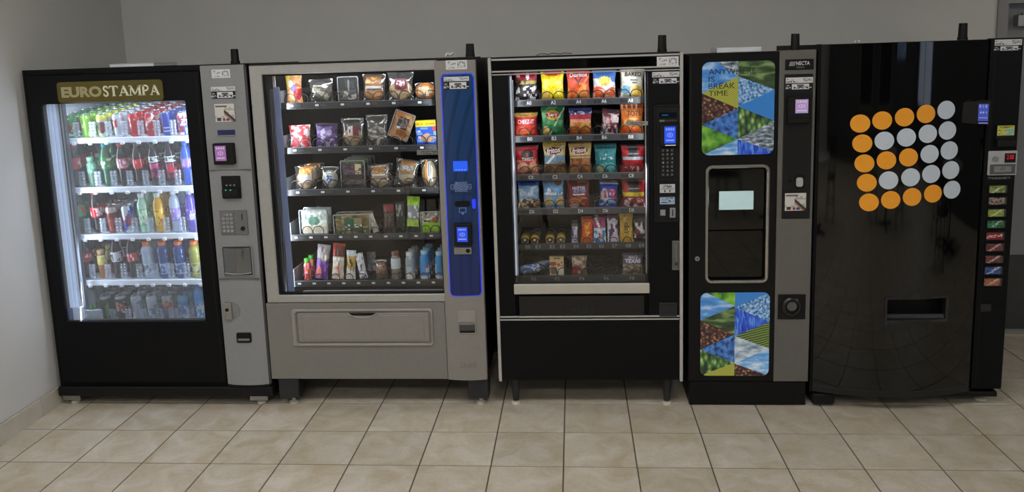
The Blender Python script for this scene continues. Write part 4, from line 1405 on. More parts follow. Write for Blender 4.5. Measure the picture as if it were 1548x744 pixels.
# grey column
col4 = obj('side_column', MB().plate(.9905, 1.163, .131, 1.806, 3.976, 4.02, r=.003, bev=.003), mat('warm_dark_grey', (104, 101, 97), .45, var=.04), M4)
q = Rp(1187, 89.5, 1230, 105.5, 3.975)
pl = obj('brand_plate', MB().plate(*q, 3.973, 3.977, r=.002), mat('brand_black', (16, 16, 17), .3), M4)
w_, h_ = q[1] - q[0], q[3] - q[2]
text('NECTA', (q[0] + .38 * w_, q[1] - .14 * w_, q[2] + .44 * h_, q[3] - .2 * h_), 3.9725, INKW, pl, bold=.01)
text('Opera', (q[0] + .39 * w_, q[1] - .33 * w_, q[2] + .12 * h_, q[2] + .34 * h_), 3.9725, INKG, pl)
mb = MB()
for k in range(4):
    mb.add([(q[0] + (.13 + .05 * k) * w_, 3.9725, q[2] + .38 * h_), (q[0] + (.165 + .05 * k) * w_, 3.9725, q[2] + .36 * h_), (q[0] + (.21 + .05 * k) * w_, 3.9725, q[3] - .2 * h_), (q[0] + (.17 + .05 * k) * w_, 3.9725, q[3] - .22 * h_)], [(0, 1, 2, 3)])
obj('emblem', mb, INKG, pl)
q = Rp(1183.5, 112, 1226.5, 330.5, 3.975)
cp4 = obj('payment_panel', MB().plate(q[0], q[1], q[2], q[3], 3.971, 3.977, r=.006, bev=.002), mat('payment_black', (18, 18, 19), .35), M4)
panel('operator_label', Rp(1188, 117, 1229, 125.5, 3.97), 3.9695, OP_STICKER, M4, 30, 8)
panel('number_label', Rp(1188, 126, 1227, 136, 3.97), 3.9697, NUM_STICKER, M4, 30, 10)
q = Rp(1190, 145, 1224, 187, 3.965)
cr_ = obj('card_reader', MB().plate(*q, 3.948, 3.972, r=.006, bev=.004).plate(q[0] + .006, q[1] - .004, q[2] + .004, q[2] + .03, 3.938, 3.95, r=.004, bev=.003), BLACKM, M4)
reader_screen((q[0] + .034, q[1] - .012, q[2] + .052, q[3] - .016), 3.9472, (165, 140, 190), cr_)
q = Rp(1201.5, 264, 1216, 285, 3.97)
cs4 = obj('coin_entry', MB().ring(q, grown(q, -.005), 3.966, 3.972, .01, .008, .002), BLACKM, M4)
obj('coin_plate', MB().plate(q[0] + .006, q[1] - .006, q[2] + .008, q[3] - .014, 3.964, 3.972, r=.012, bev=.003), mat('coin_silver', (196, 194, 188), .35, metal=.3), cs4)
x, z = Wp(1194, 273, 3.97)
obj('lock_cylinder', MB().cyl(x, z, .008, 3.966, 3.972, 14), BLACKG, M4)
panel('instruction_card', Rp(1186.5, 292, 1218.5, 318.5, 3.97), 3.9695, CARD_STICKER, M4, 24, 22)
q = Rp(1176, 445, 1217.5, 482.5, 3.975)
xc, zc = (q[0] + q[1]) / 2, (q[2] + q[3]) / 2
ch = obj('cup_hole_plate', MB().plate(*q, 3.971, 3.977, r=.003, bev=.002), BLACKM, M4)
n = 28
a = [2 * math.pi * k / n for k in range(n)]
ring_ = lambda r, y: [(xc + r * math.cos(t), y, zc + r * math.sin(t)) for t in a][::-1]
obj('hole_ring', MB().loops([ring_(.030, 3.9705), ring_(.034, 3.962), ring_(.044, 3.961), ring_(.050, 3.966), ring_(.050, 3.9715)], False, False), mat('ring_black', (24, 24, 25), .3), ch, smooth=True)
obj('hole_lid', MB().cyl(xc, zc + .004, .024, 3.9685, 3.9712, 24), mat('lid_grey', (92, 92, 94), .35), ch)
tp4 = empty('folded_card', (.82, 4.08, 1.803))
tag(tp4, 'white folded card lying on top of the coffee machine', 'card')
q = Rp(1083, 69, 1150, 76, 4.08)
obj('card_body', MB().plate(q[0], q[1], 1.8035, 1.8265, 4.06, 4.25, r=.003, bev=.002), WHITEP, tp4)
obj('card_flap', MB().box(q[0], q[1], 4.06, 4.25, 1.8265, 1.828), WPAPER, tp4)
antenna(M4, 1202, 51, 74, 4.05, 'black stub antenna on top of the slim coffee machine', 1.806)

# ================================================================== 5: glossy soda machine
M5 = empty('soda_vending_machine', (1.64, 4.35, 0))
tag(M5, 'glossy black soda vending machine with orange and grey dots, beside the grey door', 'vending machine')
BX0, BX1, BZ0, BZ1, BD = 1.188, 1.960, .078, 1.826, .080
BY = lambda x, z=0: 3.985 - BD * (1 - ((x - (BX0 + BX1) / 2) / ((BX1 - BX0) / 2)) ** 2)
obj('cabinet', MB().box(1.172, 2.108, 4.02, 4.78, .075, 1.828), BLACKP, M5)
obj('hinge_edge', MB().plate(1.172, 1.187, .075, 1.83, 3.982, 4.02, r=.002, bev=.002), BLACKP, M5)
hq = Rp(1335, 447.5, 1437, 489, 3.915)
HI = grown(hq, -.016)
nx, xs = 36, []
xs = sorted(set([BX0 + (BX1 - BX0) * k / nx for k in range(nx + 1)] + [HI[0], HI[1]]))
zs = [BZ0, HI[2], HI[3], BZ1]
mb = MB()
vs = [(x, BY(x), z) for z in zs for x in xs]
n = len(xs)
fs = []
for j in range(3):
    for i in range(n - 1):
        if j == 1 and HI[0] - 1e-6 <= xs[i] and xs[i + 1] <= HI[1] + 1e-6:
            continue
        fs.append((j * n + i, j * n + i + 1, (j + 1) * n + i + 1, (j + 1) * n + i))
mb.add(vs, fs)
fr5 = obj('bowed_door', mb, BLACKG, M5, smooth=True, angle=30)
mb = MB()
for zc_, up in ((BZ0, 0), (BZ1, 1)):
    l = [(x, BY(x), zc_) for x in xs] + [(BX1, 4.02, zc_), (BX0, 4.02, zc_)]
    mb.add(l, [tuple(range(len(l)))[::-1] if not up else tuple(range(len(l)))])
mb.box(BX0, BX0 + .003, 3.985, 4.02, BZ0, BZ1).box(BX1 - .003, BX1, 3.985, 4.02, BZ0, BZ1)
obj('door_rim', mb, BLACKP, M5)
mb = MB()
xs2 = [BX0 + .012 + (BX1 - BX0 - .024) * k / 30 for k in range(31)]
for za, zb in ((BZ0, BZ0 + .03),):
    L = [[(x, BY(x) - .003, za), (x, BY(x) - .003, zb), (x, BY(x) + .002, zb + .004), (x, BY(x) + .002, za)] for x in xs2]
    mb.loops(L)
obj('kick_trim', mb, mat('kick_black', (22, 22, 23), .35), M5)
# delivery opening
nseg = 14
FRM = mat('hatch_frame', (34, 34, 36), .35)
o_l = rr(*hq, .016, 5)
i_l = rr(*HI, .008, 5)
ii = rr(*grown(HI, .004), .01, 5)
L = [[(x, BY(x) + .03, z) for x, z in i_l], [(x, BY(x) - .004, z) for x, z in i_l], [(x, BY(x) - .008, z) for x, z in ii], [(x, BY(x) - .008, z) for x, z in rr(*grown(hq, -.003), .014, 5)], [(x, BY(x) + .001, z) for x, z in o_l]]
obj('hatch_frame', MB().loops(L, False, False), FRM, M5, smooth=True)
obj('hatch_chute', hollow(HI[0] - .004, HI[1] + .004, BY((HI[0] + HI[1]) / 2) + .03, 4.018, HI[2] - .004, HI[3] + .004, .003), BLACKM, M5)
obj('hatch_lip', MB().plate(HI[0] + .002, HI[1] - .002, HI[2] + .0, HI[2] + .022, 3.935, 3.95, r=.003, bev=.003), mat('lip_dark', (58, 60, 64), .3), M5)
# dot pattern, turned a little, hugging the bowed door
ORA, DOT = mat('orange_vinyl', (252, 168, 44), .4, var=.02), mat('grey_vinyl', (206, 216, 228), .4, var=.02)
PAT = ['OOOOG', 'OGGGG', 'OOOGG', 'OGGGG', 'OOOOG']
DOTS = [[(176, 409), (249, 399), (323, 388), (394, 377), (461, 364)], [(183, 475), (256, 466), (329, 455), (400, 443), (465, 432)],
        [(190, 541), (263, 531), (336, 521), (406, 510), (471, 498)], [(198, 605), (270, 597), (343, 587), (411, 576), (476, 563)],
        [(205, 670), (277, 662), (348, 652), (417, 641), (480, 628)]]
for j in range(5):
    for i in range(5):
        px, py = 1220 + DOTS[j][i][0] * .4568, DOTS[j][i][1] * .4568
        Y = 3.92
        for _ in range(4):
            x, z = Wp(px, py, Y)
            Y = BY(x) - .001
        r = .0435
        pts = [(x + r * math.cos(t), z + r * math.sin(t)) for t in [2 * math.pi * k / 30 for k in range(30)]]
        mb = MB()
        vs = [(x, BY(x) - .0016, z)] + [(a_, BY(a_) - .0016, b_) for a_, b_ in pts] + [(a_, BY(a_) - .0002, b_) for a_, b_ in pts]
        mb.add(vs, [(0, 1 + k, 1 + (k + 1) % 30) for k in range(30)] + [(1 + k, 31 + k, 31 + (k + 1) % 30, 1 + (k + 1) % 30) for k in range(30)])
        obj('dot', mb, ORA if PAT[j][i] == 'O' else DOT, M5, smooth=True, angle=30)
# control column
cc5 = obj('control_column', MB().plate(1.964, 2.110, .092, 1.832, 3.978, 4.02, r=.004, bev=.003), BLACKP, M5)
obj('column_groove', MB().plate(1.982, 1.986, .10, 1.82, 3.9775, 3.979), BLACKM, M5)
obj('base_rail', MB().plate(1.24, 2.098, .045, .072, 3.99, 4.05, r=.003, bev=.003).box(1.19, 2.09, 4.05, 4.76, .05, .0745), BLACKM, M5)
x0, _ = Wp(1226, 600, 4.0); x1, _ = Wp(1258, 600, 4.0)
obj('foot_block', MB().plate(x0, x1, .012, .068, 3.965, 4.06, r=.008, bev=.006), BLACKM, M5)
foot(M5, (x0 + x1) / 2, 4.03, .014, .02, BLACKM)
x, _ = Wp(1481, 602, 4.06)
foot(M5, x, 4.06, .05, .03)
for x in (1.3, 2.0):
    foot(M5, x, 4.65, .052, .03)
panel('operator_label', Rp(1504, 59.5, 1545, 68.5, 3.977), 3.9765, OP_STICKER, M5, 30, 8)
panel('number_label', Rp(1503, 69, 1543, 77, 3.977), 3.9763, NUM_STICKER, M5, 30, 10)
# card terminal projecting from the door edge
q = Rp(1450, 152, 1494, 189, 3.92)
mb = MB().loops([[(q[0], 3.95, q[2] + .012), (q[1], 3.90, q[2]), (q[1] + .002, 3.99, q[2]), (q[0] + .02, 3.99, q[2] + .012)],
                 [(q[0] + .006, 3.95, q[3] - .012), (q[1], 3.90, q[3]), (q[1] + .002, 3.99, q[3]), (q[0] + .02, 3.99, q[3] - .012)]])
cr_ = obj('card_reader', mb, BLACKM, M5)
# its screen lies on the slanting front face
def slant(u, v, off=.0015):
    x = q[0] + .003 + (q[1] - q[0] - .003) * u
    y = 3.95 - .05 * u
    return (x - off * .4, y - off, q[2] + (q[3] - q[2]) * v)
at = painter([('bg', (70, 84, 175)), ('rect', .12, .26, .8, .92, (140, 150, 215)), ('rect', .4, .54, .8, .92, (140, 150, 215)), ('rect', .7, .84, .8, .92, (140, 150, 215)),
              ('rect', .15, .3, .45, .58, (150, 160, 225)), ('rect', .44, .58, .45, .58, (150, 160, 225)), ('rect', .72, .86, .45, .58, (150, 160, 225)), ('rect', .1, .9, .14, .2, (130, 140, 210))])
mb = MB()
nu, nv = 12, 18
mb.grid([[slant(.64 + .30 * i / nu, .16 + .70 * j / nv) for i in range(nu + 1)] for j in range(nv + 1)])
mb.c = [at((i + .5) / nu, (j + .5) / nv) for j in range(nv) for i in range(nu)]
obj('display', mb, printed('screen_print', .2, emit=.42), cr_)
mb = MB().add([slant(.66, .06), slant(.94, .06), slant(.94, .10), slant(.66, .10)], [(0, 1, 2, 3)])
obj('reader_light', mb, mat('violet_led', (150, 150, 230), .4, emit=.3), cr_)
q = Rp(1505, 189, 1532, 221, 3.975)
bvs = obj('bill_acceptor', MB().plate(q[0], q[1], q[2], q[3], 3.968, 3.979, r=.003, bev=.002).plate(q[0], q[1], q[2], q[2] + .035, 3.945, 3.97, r=.004, bev=.006), BLACKM, M5)
panel('bill_card', (q[0] + .003, q[1] - .001, q[2] + .052, q[3] - .002), 3.9672, [('bg', (206, 196, 60)), ('rect', .1, .18, .1, .6, (40, 50, 50)), ('ell', .32, .35, .12, .2, (214, 206, 90)), ('rect', .5, .95, .1, .7, (130, 190, 190)),
      ('blob', 3, 9, .55, (206, 210, 150), .1, .7), ('rect', .12, .9, .78, .9, (70, 80, 60)), ('blob', 8, 28, .55, (206, 196, 60), .75, .95)], bvs, 22, 14)
q = Rp(1493.5, 228, 1537, 265, 3.975)
cm = obj('coin_mechanism', MB().plate(*q, 3.970, 3.979, r=.006, bev=.003), mat('coin_panel_silver', (186, 186, 186), .4, metal=.2), M5)
w_, h_ = q[1] - q[0], q[3] - q[2]
obj('coin_knob', MB().cyl(q[0] + .22 * w_, q[2] + .68 * h_, .013, 3.962, 3.971, 18), STEEL, cm, smooth=True)
d5 = obj('price_display', MB().plate(q[0] + .55 * w_, q[1] - .07 * w_, q[2] + .52 * h_, q[3] - .1 * h_, 3.9685, 3.971), BLACKM, cm)
text('2.00', (q[0] + .62 * w_, q[1] - .14 * w_, q[2] + .66 * h_, q[3] - .16 * h_), 3.9682, mat('red_digits', (230, 30, 50), .3, emit=.5), cm)
obj('coin_frame', MB().ring((q[0] + .06 * w_, q[1] - .06 * w_, q[2] + .06 * h_, q[2] + .46 * h_), (q[0] + .2 * w_, q[1] - .2 * w_, q[2] + .14 * h_, q[2] + .38 * h_), 3.966, 3.971, .004, .003, .002), mat('coin_dark', (86, 88, 92), .35), cm)
obj('coin_badge', MB().plate(q[0] + .2 * w_, q[1] - .2 * w_, q[2] + .14 * h_, q[2] + .38 * h_, 3.968, 3.971), STEEL, cm)
text('(0)', (q[0] + .42 * w_, q[1] - .42 * w_, q[2] + .18 * h_, q[2] + .34 * h_), 3.9677, INK, cm)
panel('button_note', Rp(1493, 267, 1528, 271.5, 3.977), 3.9765, [('bg', (24, 24, 26)), ('rect', .02, .98, .55, .9, (120, 120, 124)), ('rect', .2, .8, .1, .42, (120, 120, 124)), ('blob', 3, 40, .5, (24, 24, 26), 0, 1)], M5, 40, 6)
SODA = [((150, 160, 90), (90, 120, 40), (210, 214, 190), 5), ((150, 150, 140), (60, 40, 50), (170, 40, 50), 7), ((150, 165, 80), (110, 140, 40), (205, 212, 170), 9),
        ((60, 130, 80), (20, 80, 50), (190, 200, 195), 11), ((140, 22, 30), (140, 22, 30), (210, 190, 190), 13), ((120, 60, 55), (80, 34, 34), (190, 170, 165), 15),
        ((120, 60, 55), (80, 34, 34), (190, 170, 165), 17), ((70, 95, 150), (30, 60, 130), (200, 208, 220), 19), ((170, 110, 80), (150, 70, 40), (205, 185, 160), 21)]
CEN = [(1509, 286), (1508, 304), (1507, 322), (1506, 339), (1504.6, 357), (1504, 374), (1503, 392), (1502, 409), (1501, 426.5)]
for (px, py), (c0, c1, c2, sd) in zip(CEN, SODA):
    q = Rp(px - 13.5, py - 5.5, px + 13.5, py + 5.5, 3.973)
    bt = obj('selection_button', MB().ring(grown(q, .004), q, 3.969, 3.979, .003, .002, .002), BLACKM, M5)
    panel('button_label', q, 3.9725, [('bg', tuple(int(v * .8 + 14) for v in c0)), ('blob', sd, 6, .5, c1, 0, 1), ('diag', 1.6 if sd != 13 else .3, .5, .16, c2), ('blob', sd + 3, 14, .6, c0, 0, 1), ('rect', .9, 1, 0, 1, (60, 60, 62))], bt, 26, 10)
q = Rp(1483, 460, 1497, 470.5, 3.977)
obj('coin_return', MB().ring(grown(q, .004), q, 3.974, 3.979, .002, .002, .001).plate(*q, 3.9765, 3.979), BLACKG, M5)
obj('column_seam', MB().box(1.99, 2.108, 3.9772, 3.979, .50, .502), BLACKM, M5)
antenna(M5, 1455, 35, 58, 4.06, 'black stub antenna on top of the glossy soda machine', 1.828)
pq = Wp(1296, 61, 4.06)
P = [[(pq[0] - .014 + .009 * i, 4.05 + .01 * j, 1.8293 + .014 * abs(math.sin(i * 1.7 + j)) ) for i in range(4)] for j in range(3)]
s5 = obj('paper_scrap', MB().grid(P), WPAPER, loc=(pq[0], 4.06, 1.829))
tag(s5, 'tiny crumpled white paper scrap on top of the glossy soda machine', 'paper')
sm = s5.modifiers.new('thickness', 'SOLIDIFY'); sm.thickness = .0008

# ================================================================== products: shapes
def lathe_print(name, prof, layers, mt, n=22, sub=3, parent=None):
    """turned body with print; front (towards -y) is u = 0.5"""
    pr = []
    for (r0, h0), (r1, h1) in zip(prof, prof[1:]):
        k = max(1, int(abs(h1 - h0) / .006)) if sub else 1
        for i in range(k):
            t = i / k
            pr.append((r0 + (r1 - r0) * t, h0 + (h1 - h0) * t))
    pr.append(prof[-1])
    H = prof[-1][1]
    mb = MB().lathe(pr, 0, 0, 0, n)
    at = painter(layers)
    cols = []
    for k in range(len(pr) - 1):
        v = (pr[k][1] + pr[k + 1][1]) / 2 / H
        for i in range(n):
            ang = ((i + .5) / n)
            ang = ang if ang < .5 else ang - 1
            cols.append(at((.5 + ang * 2) % 1.0, v))
    cols += [at(.5, 0), at(.5, 1)]
    mb.c = cols
    return obj(name, mb, mt, parent, local=True, smooth=True, angle=50)


ALU = mat('can_end', (196, 200, 204), .25, metal=.9, var=.02)


def make_can(name, layers, r=.033, h=.122):
    prof = [(r * .76, 0), (r * .8, .002), (r, .012), (r, h - .014), (r * .82, h - .003), (r * .83, h)]
    o = lathe_print(name, prof, layers, CANP)
    obj('can_end', MB().lathe([(r * .80, h - .002), (r * .83, h + .0015), (r * .79, h + .002), (r * .76, h - .001)], 0, 0, 0, 22), ALU, o, local=True, smooth=True)
    obj('pull_tab', MB().plate(-.008, .008, -.012, .010, -.001, .001, r=.006), ALU, o, local=True)
    t = o.children[-1]
    t.rotation_euler = (math.pi / 2, 0, 0)
    t.location = (0, -.004, h + .0015)
    return o


PROF = {
    'cola': [(.024, 0), (.030, .004), (.031, .03), (.0285, .06), (.0285, .075), (.0325, .10), (.0325, .148), (.029, .168), (.018, .196), (.0125, .206), (.0125, .212)],
    'sport': [(.032, 0), (.036, .004), (.036, .05), (.033, .058), (.0365, .066), (.0365, .118), (.033, .124), (.0375, .134), (.037, .152), (.026, .172), (.020, .176), (.020, .184)],
    'tea': [(.030, 0), (.033, .004), (.033, .14), (.031, .155), (.020, .18), (.0165, .186), (.0165, .194)],
    'water': [(.026, 0), (.031, .004), (.029, .03), (.031, .06), (.029, .085), (.031, .11), (.031, .15), (.026, .175), (.014, .195), (.0125, .2), (.0125, .206)],
    'slim': [(.022, 0), (.027, .004), (.027, .10), (.025, .118), (.018, .135), (.018, .141)],
}


def make_bottle(name, kind, liquid, layers, cap, scale=1.0, slim=1.0):
    prof = [(r * scale * slim, h * scale) for r, h in PROF[kind]]
    o = lathe_print(name, prof, [('bg', liquid)] + layers, PETP)
    r, h = prof[-1]
    c = mat('cap_%d_%d_%d' % cap, cap, .4, var=.03)
    obj('cap', MB().lathe([(r + .0005, h - .0015), (r + .0022, h - .001), (r + .0022, h + .012), (r + .001, h + .0145)], 0, 0, 0, 20), c, o, local=True, smooth=True)
    obj('cap_ring', MB().lathe([(r + .0018, h - .006), (r + .0022, h - .005), (r + .0022, h - .0025), (r + .0016, h - .002)], 0, 0, 0, 18), c, o, local=True, smooth=True)
    return o


def pillow(w, h, t, seed=0, puff=.55, seal=.05, pinch=.06, wr=.0034):
    """depth of the bag's front and outline at (u, v)"""
    def tk(u, v):
        vv = min(max((v - seal) / (1 - 2 * seal), 0), 1)
        a = (math.sin(math.pi * vv) ** puff) * (math.sin(math.pi * min(max(u, 0), 1)) ** puff)
        wz = (vn(u * 6, v * 7, seed) - .5) * 2 * wr * (a + .15)
        return t / 2 * a + wz
    def xo(u, v):
        return (u - .5) * w * (1 - pinch * math.sin(math.pi * v)) + .0015 * (vn(v * 9, 3, seed + 5) - .5)
    return tk, xo


def make_bag(name, w, h, t, layers, seed=0, nu=26, nv=34, texts=(), mt=None, puff=.55, seal=.06, pinch=.11, zig=True, parent=None, z0=0.0):
    tk, xo = pillow(w, h, t, seed, puff, seal, pinch)
    at = painter(list(layers) + [('mott', seed + 3, .55, 13), ('mott', seed + 9, .35, 27)])
    mb = MB()
    P, Q = [], []
    for j in range(nv + 1):
        v = j / nv
        rowf, rowb = [], []
        for i in range(nu + 1):
            u = i / nu
            z = v * h
            if zig and j in (0, nv):
                z += (.0016 if i % 2 else 0) * (1 if j else -1)
            e = 0.0008
            rowf.append((xo(u, v), -max(tk(u, v), e), z0 + z))
        P.append(rowf)
    mb.grid(P)
    cols = [at((i + .5) / nu, (j + .5) / nv) for j in range(nv) for i in range(nu)]
    bu, bv = 6, 8
    for j in range(bv + 1):
        v = j / bv
        Q.append([(xo(1 - i / bu, v), max(tk(1 - i / bu, v), .0008), z0 + v * h) for i in range(bu + 1)])
    mb.grid(Q)
    cols += [at(.5, .8)] * (bu * bv)
    # close the thin rim
    for u in (0, 1):
        E = [[(xo(u, j / nv), (-1 if (k == 0) == (u == 1) else 1) * .0008, z0 + j / nv * h) for k in range(2)] for j in range(nv + 1)]
        mb.grid(E)
        cols += [at(.02 if u == 0 else .98, (j + .5) / nv) for j in range(nv)]
    mb.c = cols
    o = obj(name, mb, mt or FILMP, parent, local=True, smooth=True, angle=75)
    for tx in texts:
        s, u0, u1, v0, v1, c = tx[:6]
        shear = tx[6] if len(tx) > 6 else 0
        rot = tx[7] if len(tx) > 7 else 0
        bold = tx[8] if len(tx) > 8 else .02
        def yf(x, z):
            v = z / h
            return -max(tk(x / (w * (1 - pinch * math.sin(math.pi * min(max(v, 0), 1)))) + .5, v), .0008) - .0022
        mb2 = text_mb(s, (u0 - .5) * w * (1 - pinch), (u1 - .5) * w * (1 - pinch), v0 * h, v1 * h, yf, bold, shear, rot)
        obj('lettering', mb2, mat('ink_%d_%d_%d' % c, c, .45, var=.02), o, local=True)
    return o


def make_wrap(name, w, h, t, food, label=None, seed=0, food_h=.7, lump=.8, fw=.86):
    """clear film pouch around a lumpy baked thing, with a stuck-on label"""
    o = make_bag(name, w, h, t, [('bg', (255, 255, 255))], seed, 14, 16, mt=FILM, puff=.5)
    n1, n2 = 16, 14
    at = painter(food)
    mb = MB()
    P = []
    fh = h * food_h
    for j in range(n2 + 1):
        v = j / n2
        row = []
        for i in range(n1):
            a = 2 * math.pi * i / n1 - math.pi / 2
            rad = math.sin(math.pi * min(max(v, .02), .98)) ** .45
            k = 1 + .12 * (vn(i * .7, j * .6, seed) - .5)
            row.append((w * fw / 2 * rad * math.cos(a) * k, t * .36 * lump * rad * math.sin(a) * k, .004 + fh * v))
        P.append(row)
    mb.loops(P)
    cols = []
    for j in range(n2):
        for i in range(n1):
            ang = (i + .5) / n1
            ang = ang if ang < .5 else ang - 1
            cols.append(at((.5 + ang * 2) % 1.0, (j + .5) / n2))
    cols += [at(.5, 0), at(.5, 1)]
    mb.c = cols
    obj('filling', mb, LUMP, o, local=True, smooth=True, angle=80)
    if label:
        (u0, u1, v0, v1), lay = label
        tk, xo = pillow(w, h, t, seed, .5)
        nu, nv = 14, 10
        lb = MB()
        lb.grid([[(xo(u0 + (u1 - u0) * i / nu, .5), -tk(u0 + (u1 - u0) * i / nu, v0 + (v1 - v0) * j / nv) - .0015, (v0 + (v1 - v0) * j / nv) * h) for i in range(nu + 1)] for j in range(nv + 1)])
        al = painter(lay)
        lb.c = [al((i + .5) / nu, (j + .5) / nv) for j in range(nv) for i in range(nu)]
        obj('label_sheet', lb, CARDP, o, local=True, smooth=True)
    return o


def make_pack(name, w, h, t, inner, label=None, seed=0, cover=None):
    """rigid clear pack standing upright: tub, filling, lid film, label"""
    L = []
    for d, y in ((0, -t / 2), (0, -t / 2 + .003), (.004, t / 2)):
        L.append([(x, y, z) for x, z in rr(-w / 2 + d, w / 2 - d, d, h - d, .008, 3)][::-1])
    o = obj(name, MB().loops(L, False, True), cover or FILM, None, local=True)
    rim = MB().ring((-w / 2 - .003, w / 2 + .003, .0, h + .003), (-w / 2 + .002, w / 2 - .002, .004, h - .002), -t / 2 - .001, -t / 2 + .002, .009, .007)
    obj('rim', rim, CLEARP, o, local=True)
    at = painter(inner)
    nu, nv = 22, 22
    mb = MB()
    mb.grid([[(-w * .46 + w * .92 * i / nu, -t / 2 + .006 + .007 * vn(i * .6, j * .6, seed), .004 + (h - .008) * j / nv) for i in range(nu + 1)] for j in range(nv + 1)])
    mb.c = [at((i + .5) / nu, (j + .5) / nv) for j in range(nv) for i in range(nu)]
    n0 = len(mb.f)
    mb.box(-w * .46, w * .46, -t / 2 + .014, t / 2 - .003, .004, h - .004)
    mb.c += [at(.5, .5)] * 6
    obj('filling', mb, LUMP, o, local=True, smooth=True, angle=60)
    if label:
        (u0, u1, v0, v1), lay = label
        x0, x1 = (u0 - .5) * w, (u1 - .5) * w
        al = painter(lay)
        nu, nv = 16, 12
        lb = MB()
        lb.grid([[(x0 + (x1 - x0) * i / nu, -t / 2 - .0022, (v0 + (v1 - v0) * j / nv) * h) for i in range(nu + 1)] for j in range(nv + 1)])
        lb.c = [al((i + .5) / nu, (j + .5) / nv) for j in range(nv) for i in range(nu)]
        obj('label_sheet', lb, CARDP, o, local=True)
    return o


def make_box(name, w, h, t, layers, texts=()):
    at = painter(layers)
    nu, nv = 24, 28
    mb = MB()
    mb.grid([[(-w / 2 + w * i / nu, -t / 2, h * j / nv) for i in range(nu + 1)] for j in range(nv + 1)])
    mb.c = [at((i + .5) / nu, (j + .5) / nv) for j in range(nv) for i in range(nu)]
    x, y = w / 2, t / 2
    mb.add([(-x, -y, 0), (x, -y, 0), (x, y, 0), (-x, y, 0), (-x, -y, h), (x, -y, h), (x, y, h), (-x, y, h)], [(0, 3, 2, 1), (4, 5, 6, 7), (1, 2, 6, 5), (2, 3, 7, 6), (3, 0, 4, 7)])
    mb.c += [at(.5, .05), at(.5, .95), at(.95, .5), at(.5, .5), at(.05, .5)]
    o = obj(name, mb, CARDP, None, local=True)
    for s, u0, u1, v0, v1, c in texts:
        obj('lettering', text_mb(s, (u0 - .5) * w, (u1 - .5) * w, v0 * h, v1 * h, -t / 2 - .0008, .01), mat('ink_%d_%d_%d' % c, c, .45, var=.02), o, local=True)
    return o


def put(o, x, y, z, label, cat, group, rz=0.0, ry=0.0, rx=0.0):
    o.location = (x, y, z)
    o.rotation_euler = Euler((rx, ry, rz))
    ORG[o.name] = (x, y, z)
    return tag(o, label, cat, group)


ORDN = ['first', 'second', 'third', 'fourth', 'fifth', 'sixth', 'seventh', 'eighth', 'ninth', 'tenth', 'eleventh']
ROWN = ['top', 'second', 'third', 'fourth', 'lowest']

# ------------------------------------------------------------------ drinks machine stock
W_ = (232, 234, 236)


def lab(c, v0, v1, mark=(235, 235, 235), seed=1, extra=()):
    return [('band', v0, v1, c), ('blob', seed, 9, .56, mark, v0 + .03, v1 - .03)] + list(extra)


def shine(v0=.62, v1=.9):
    return []


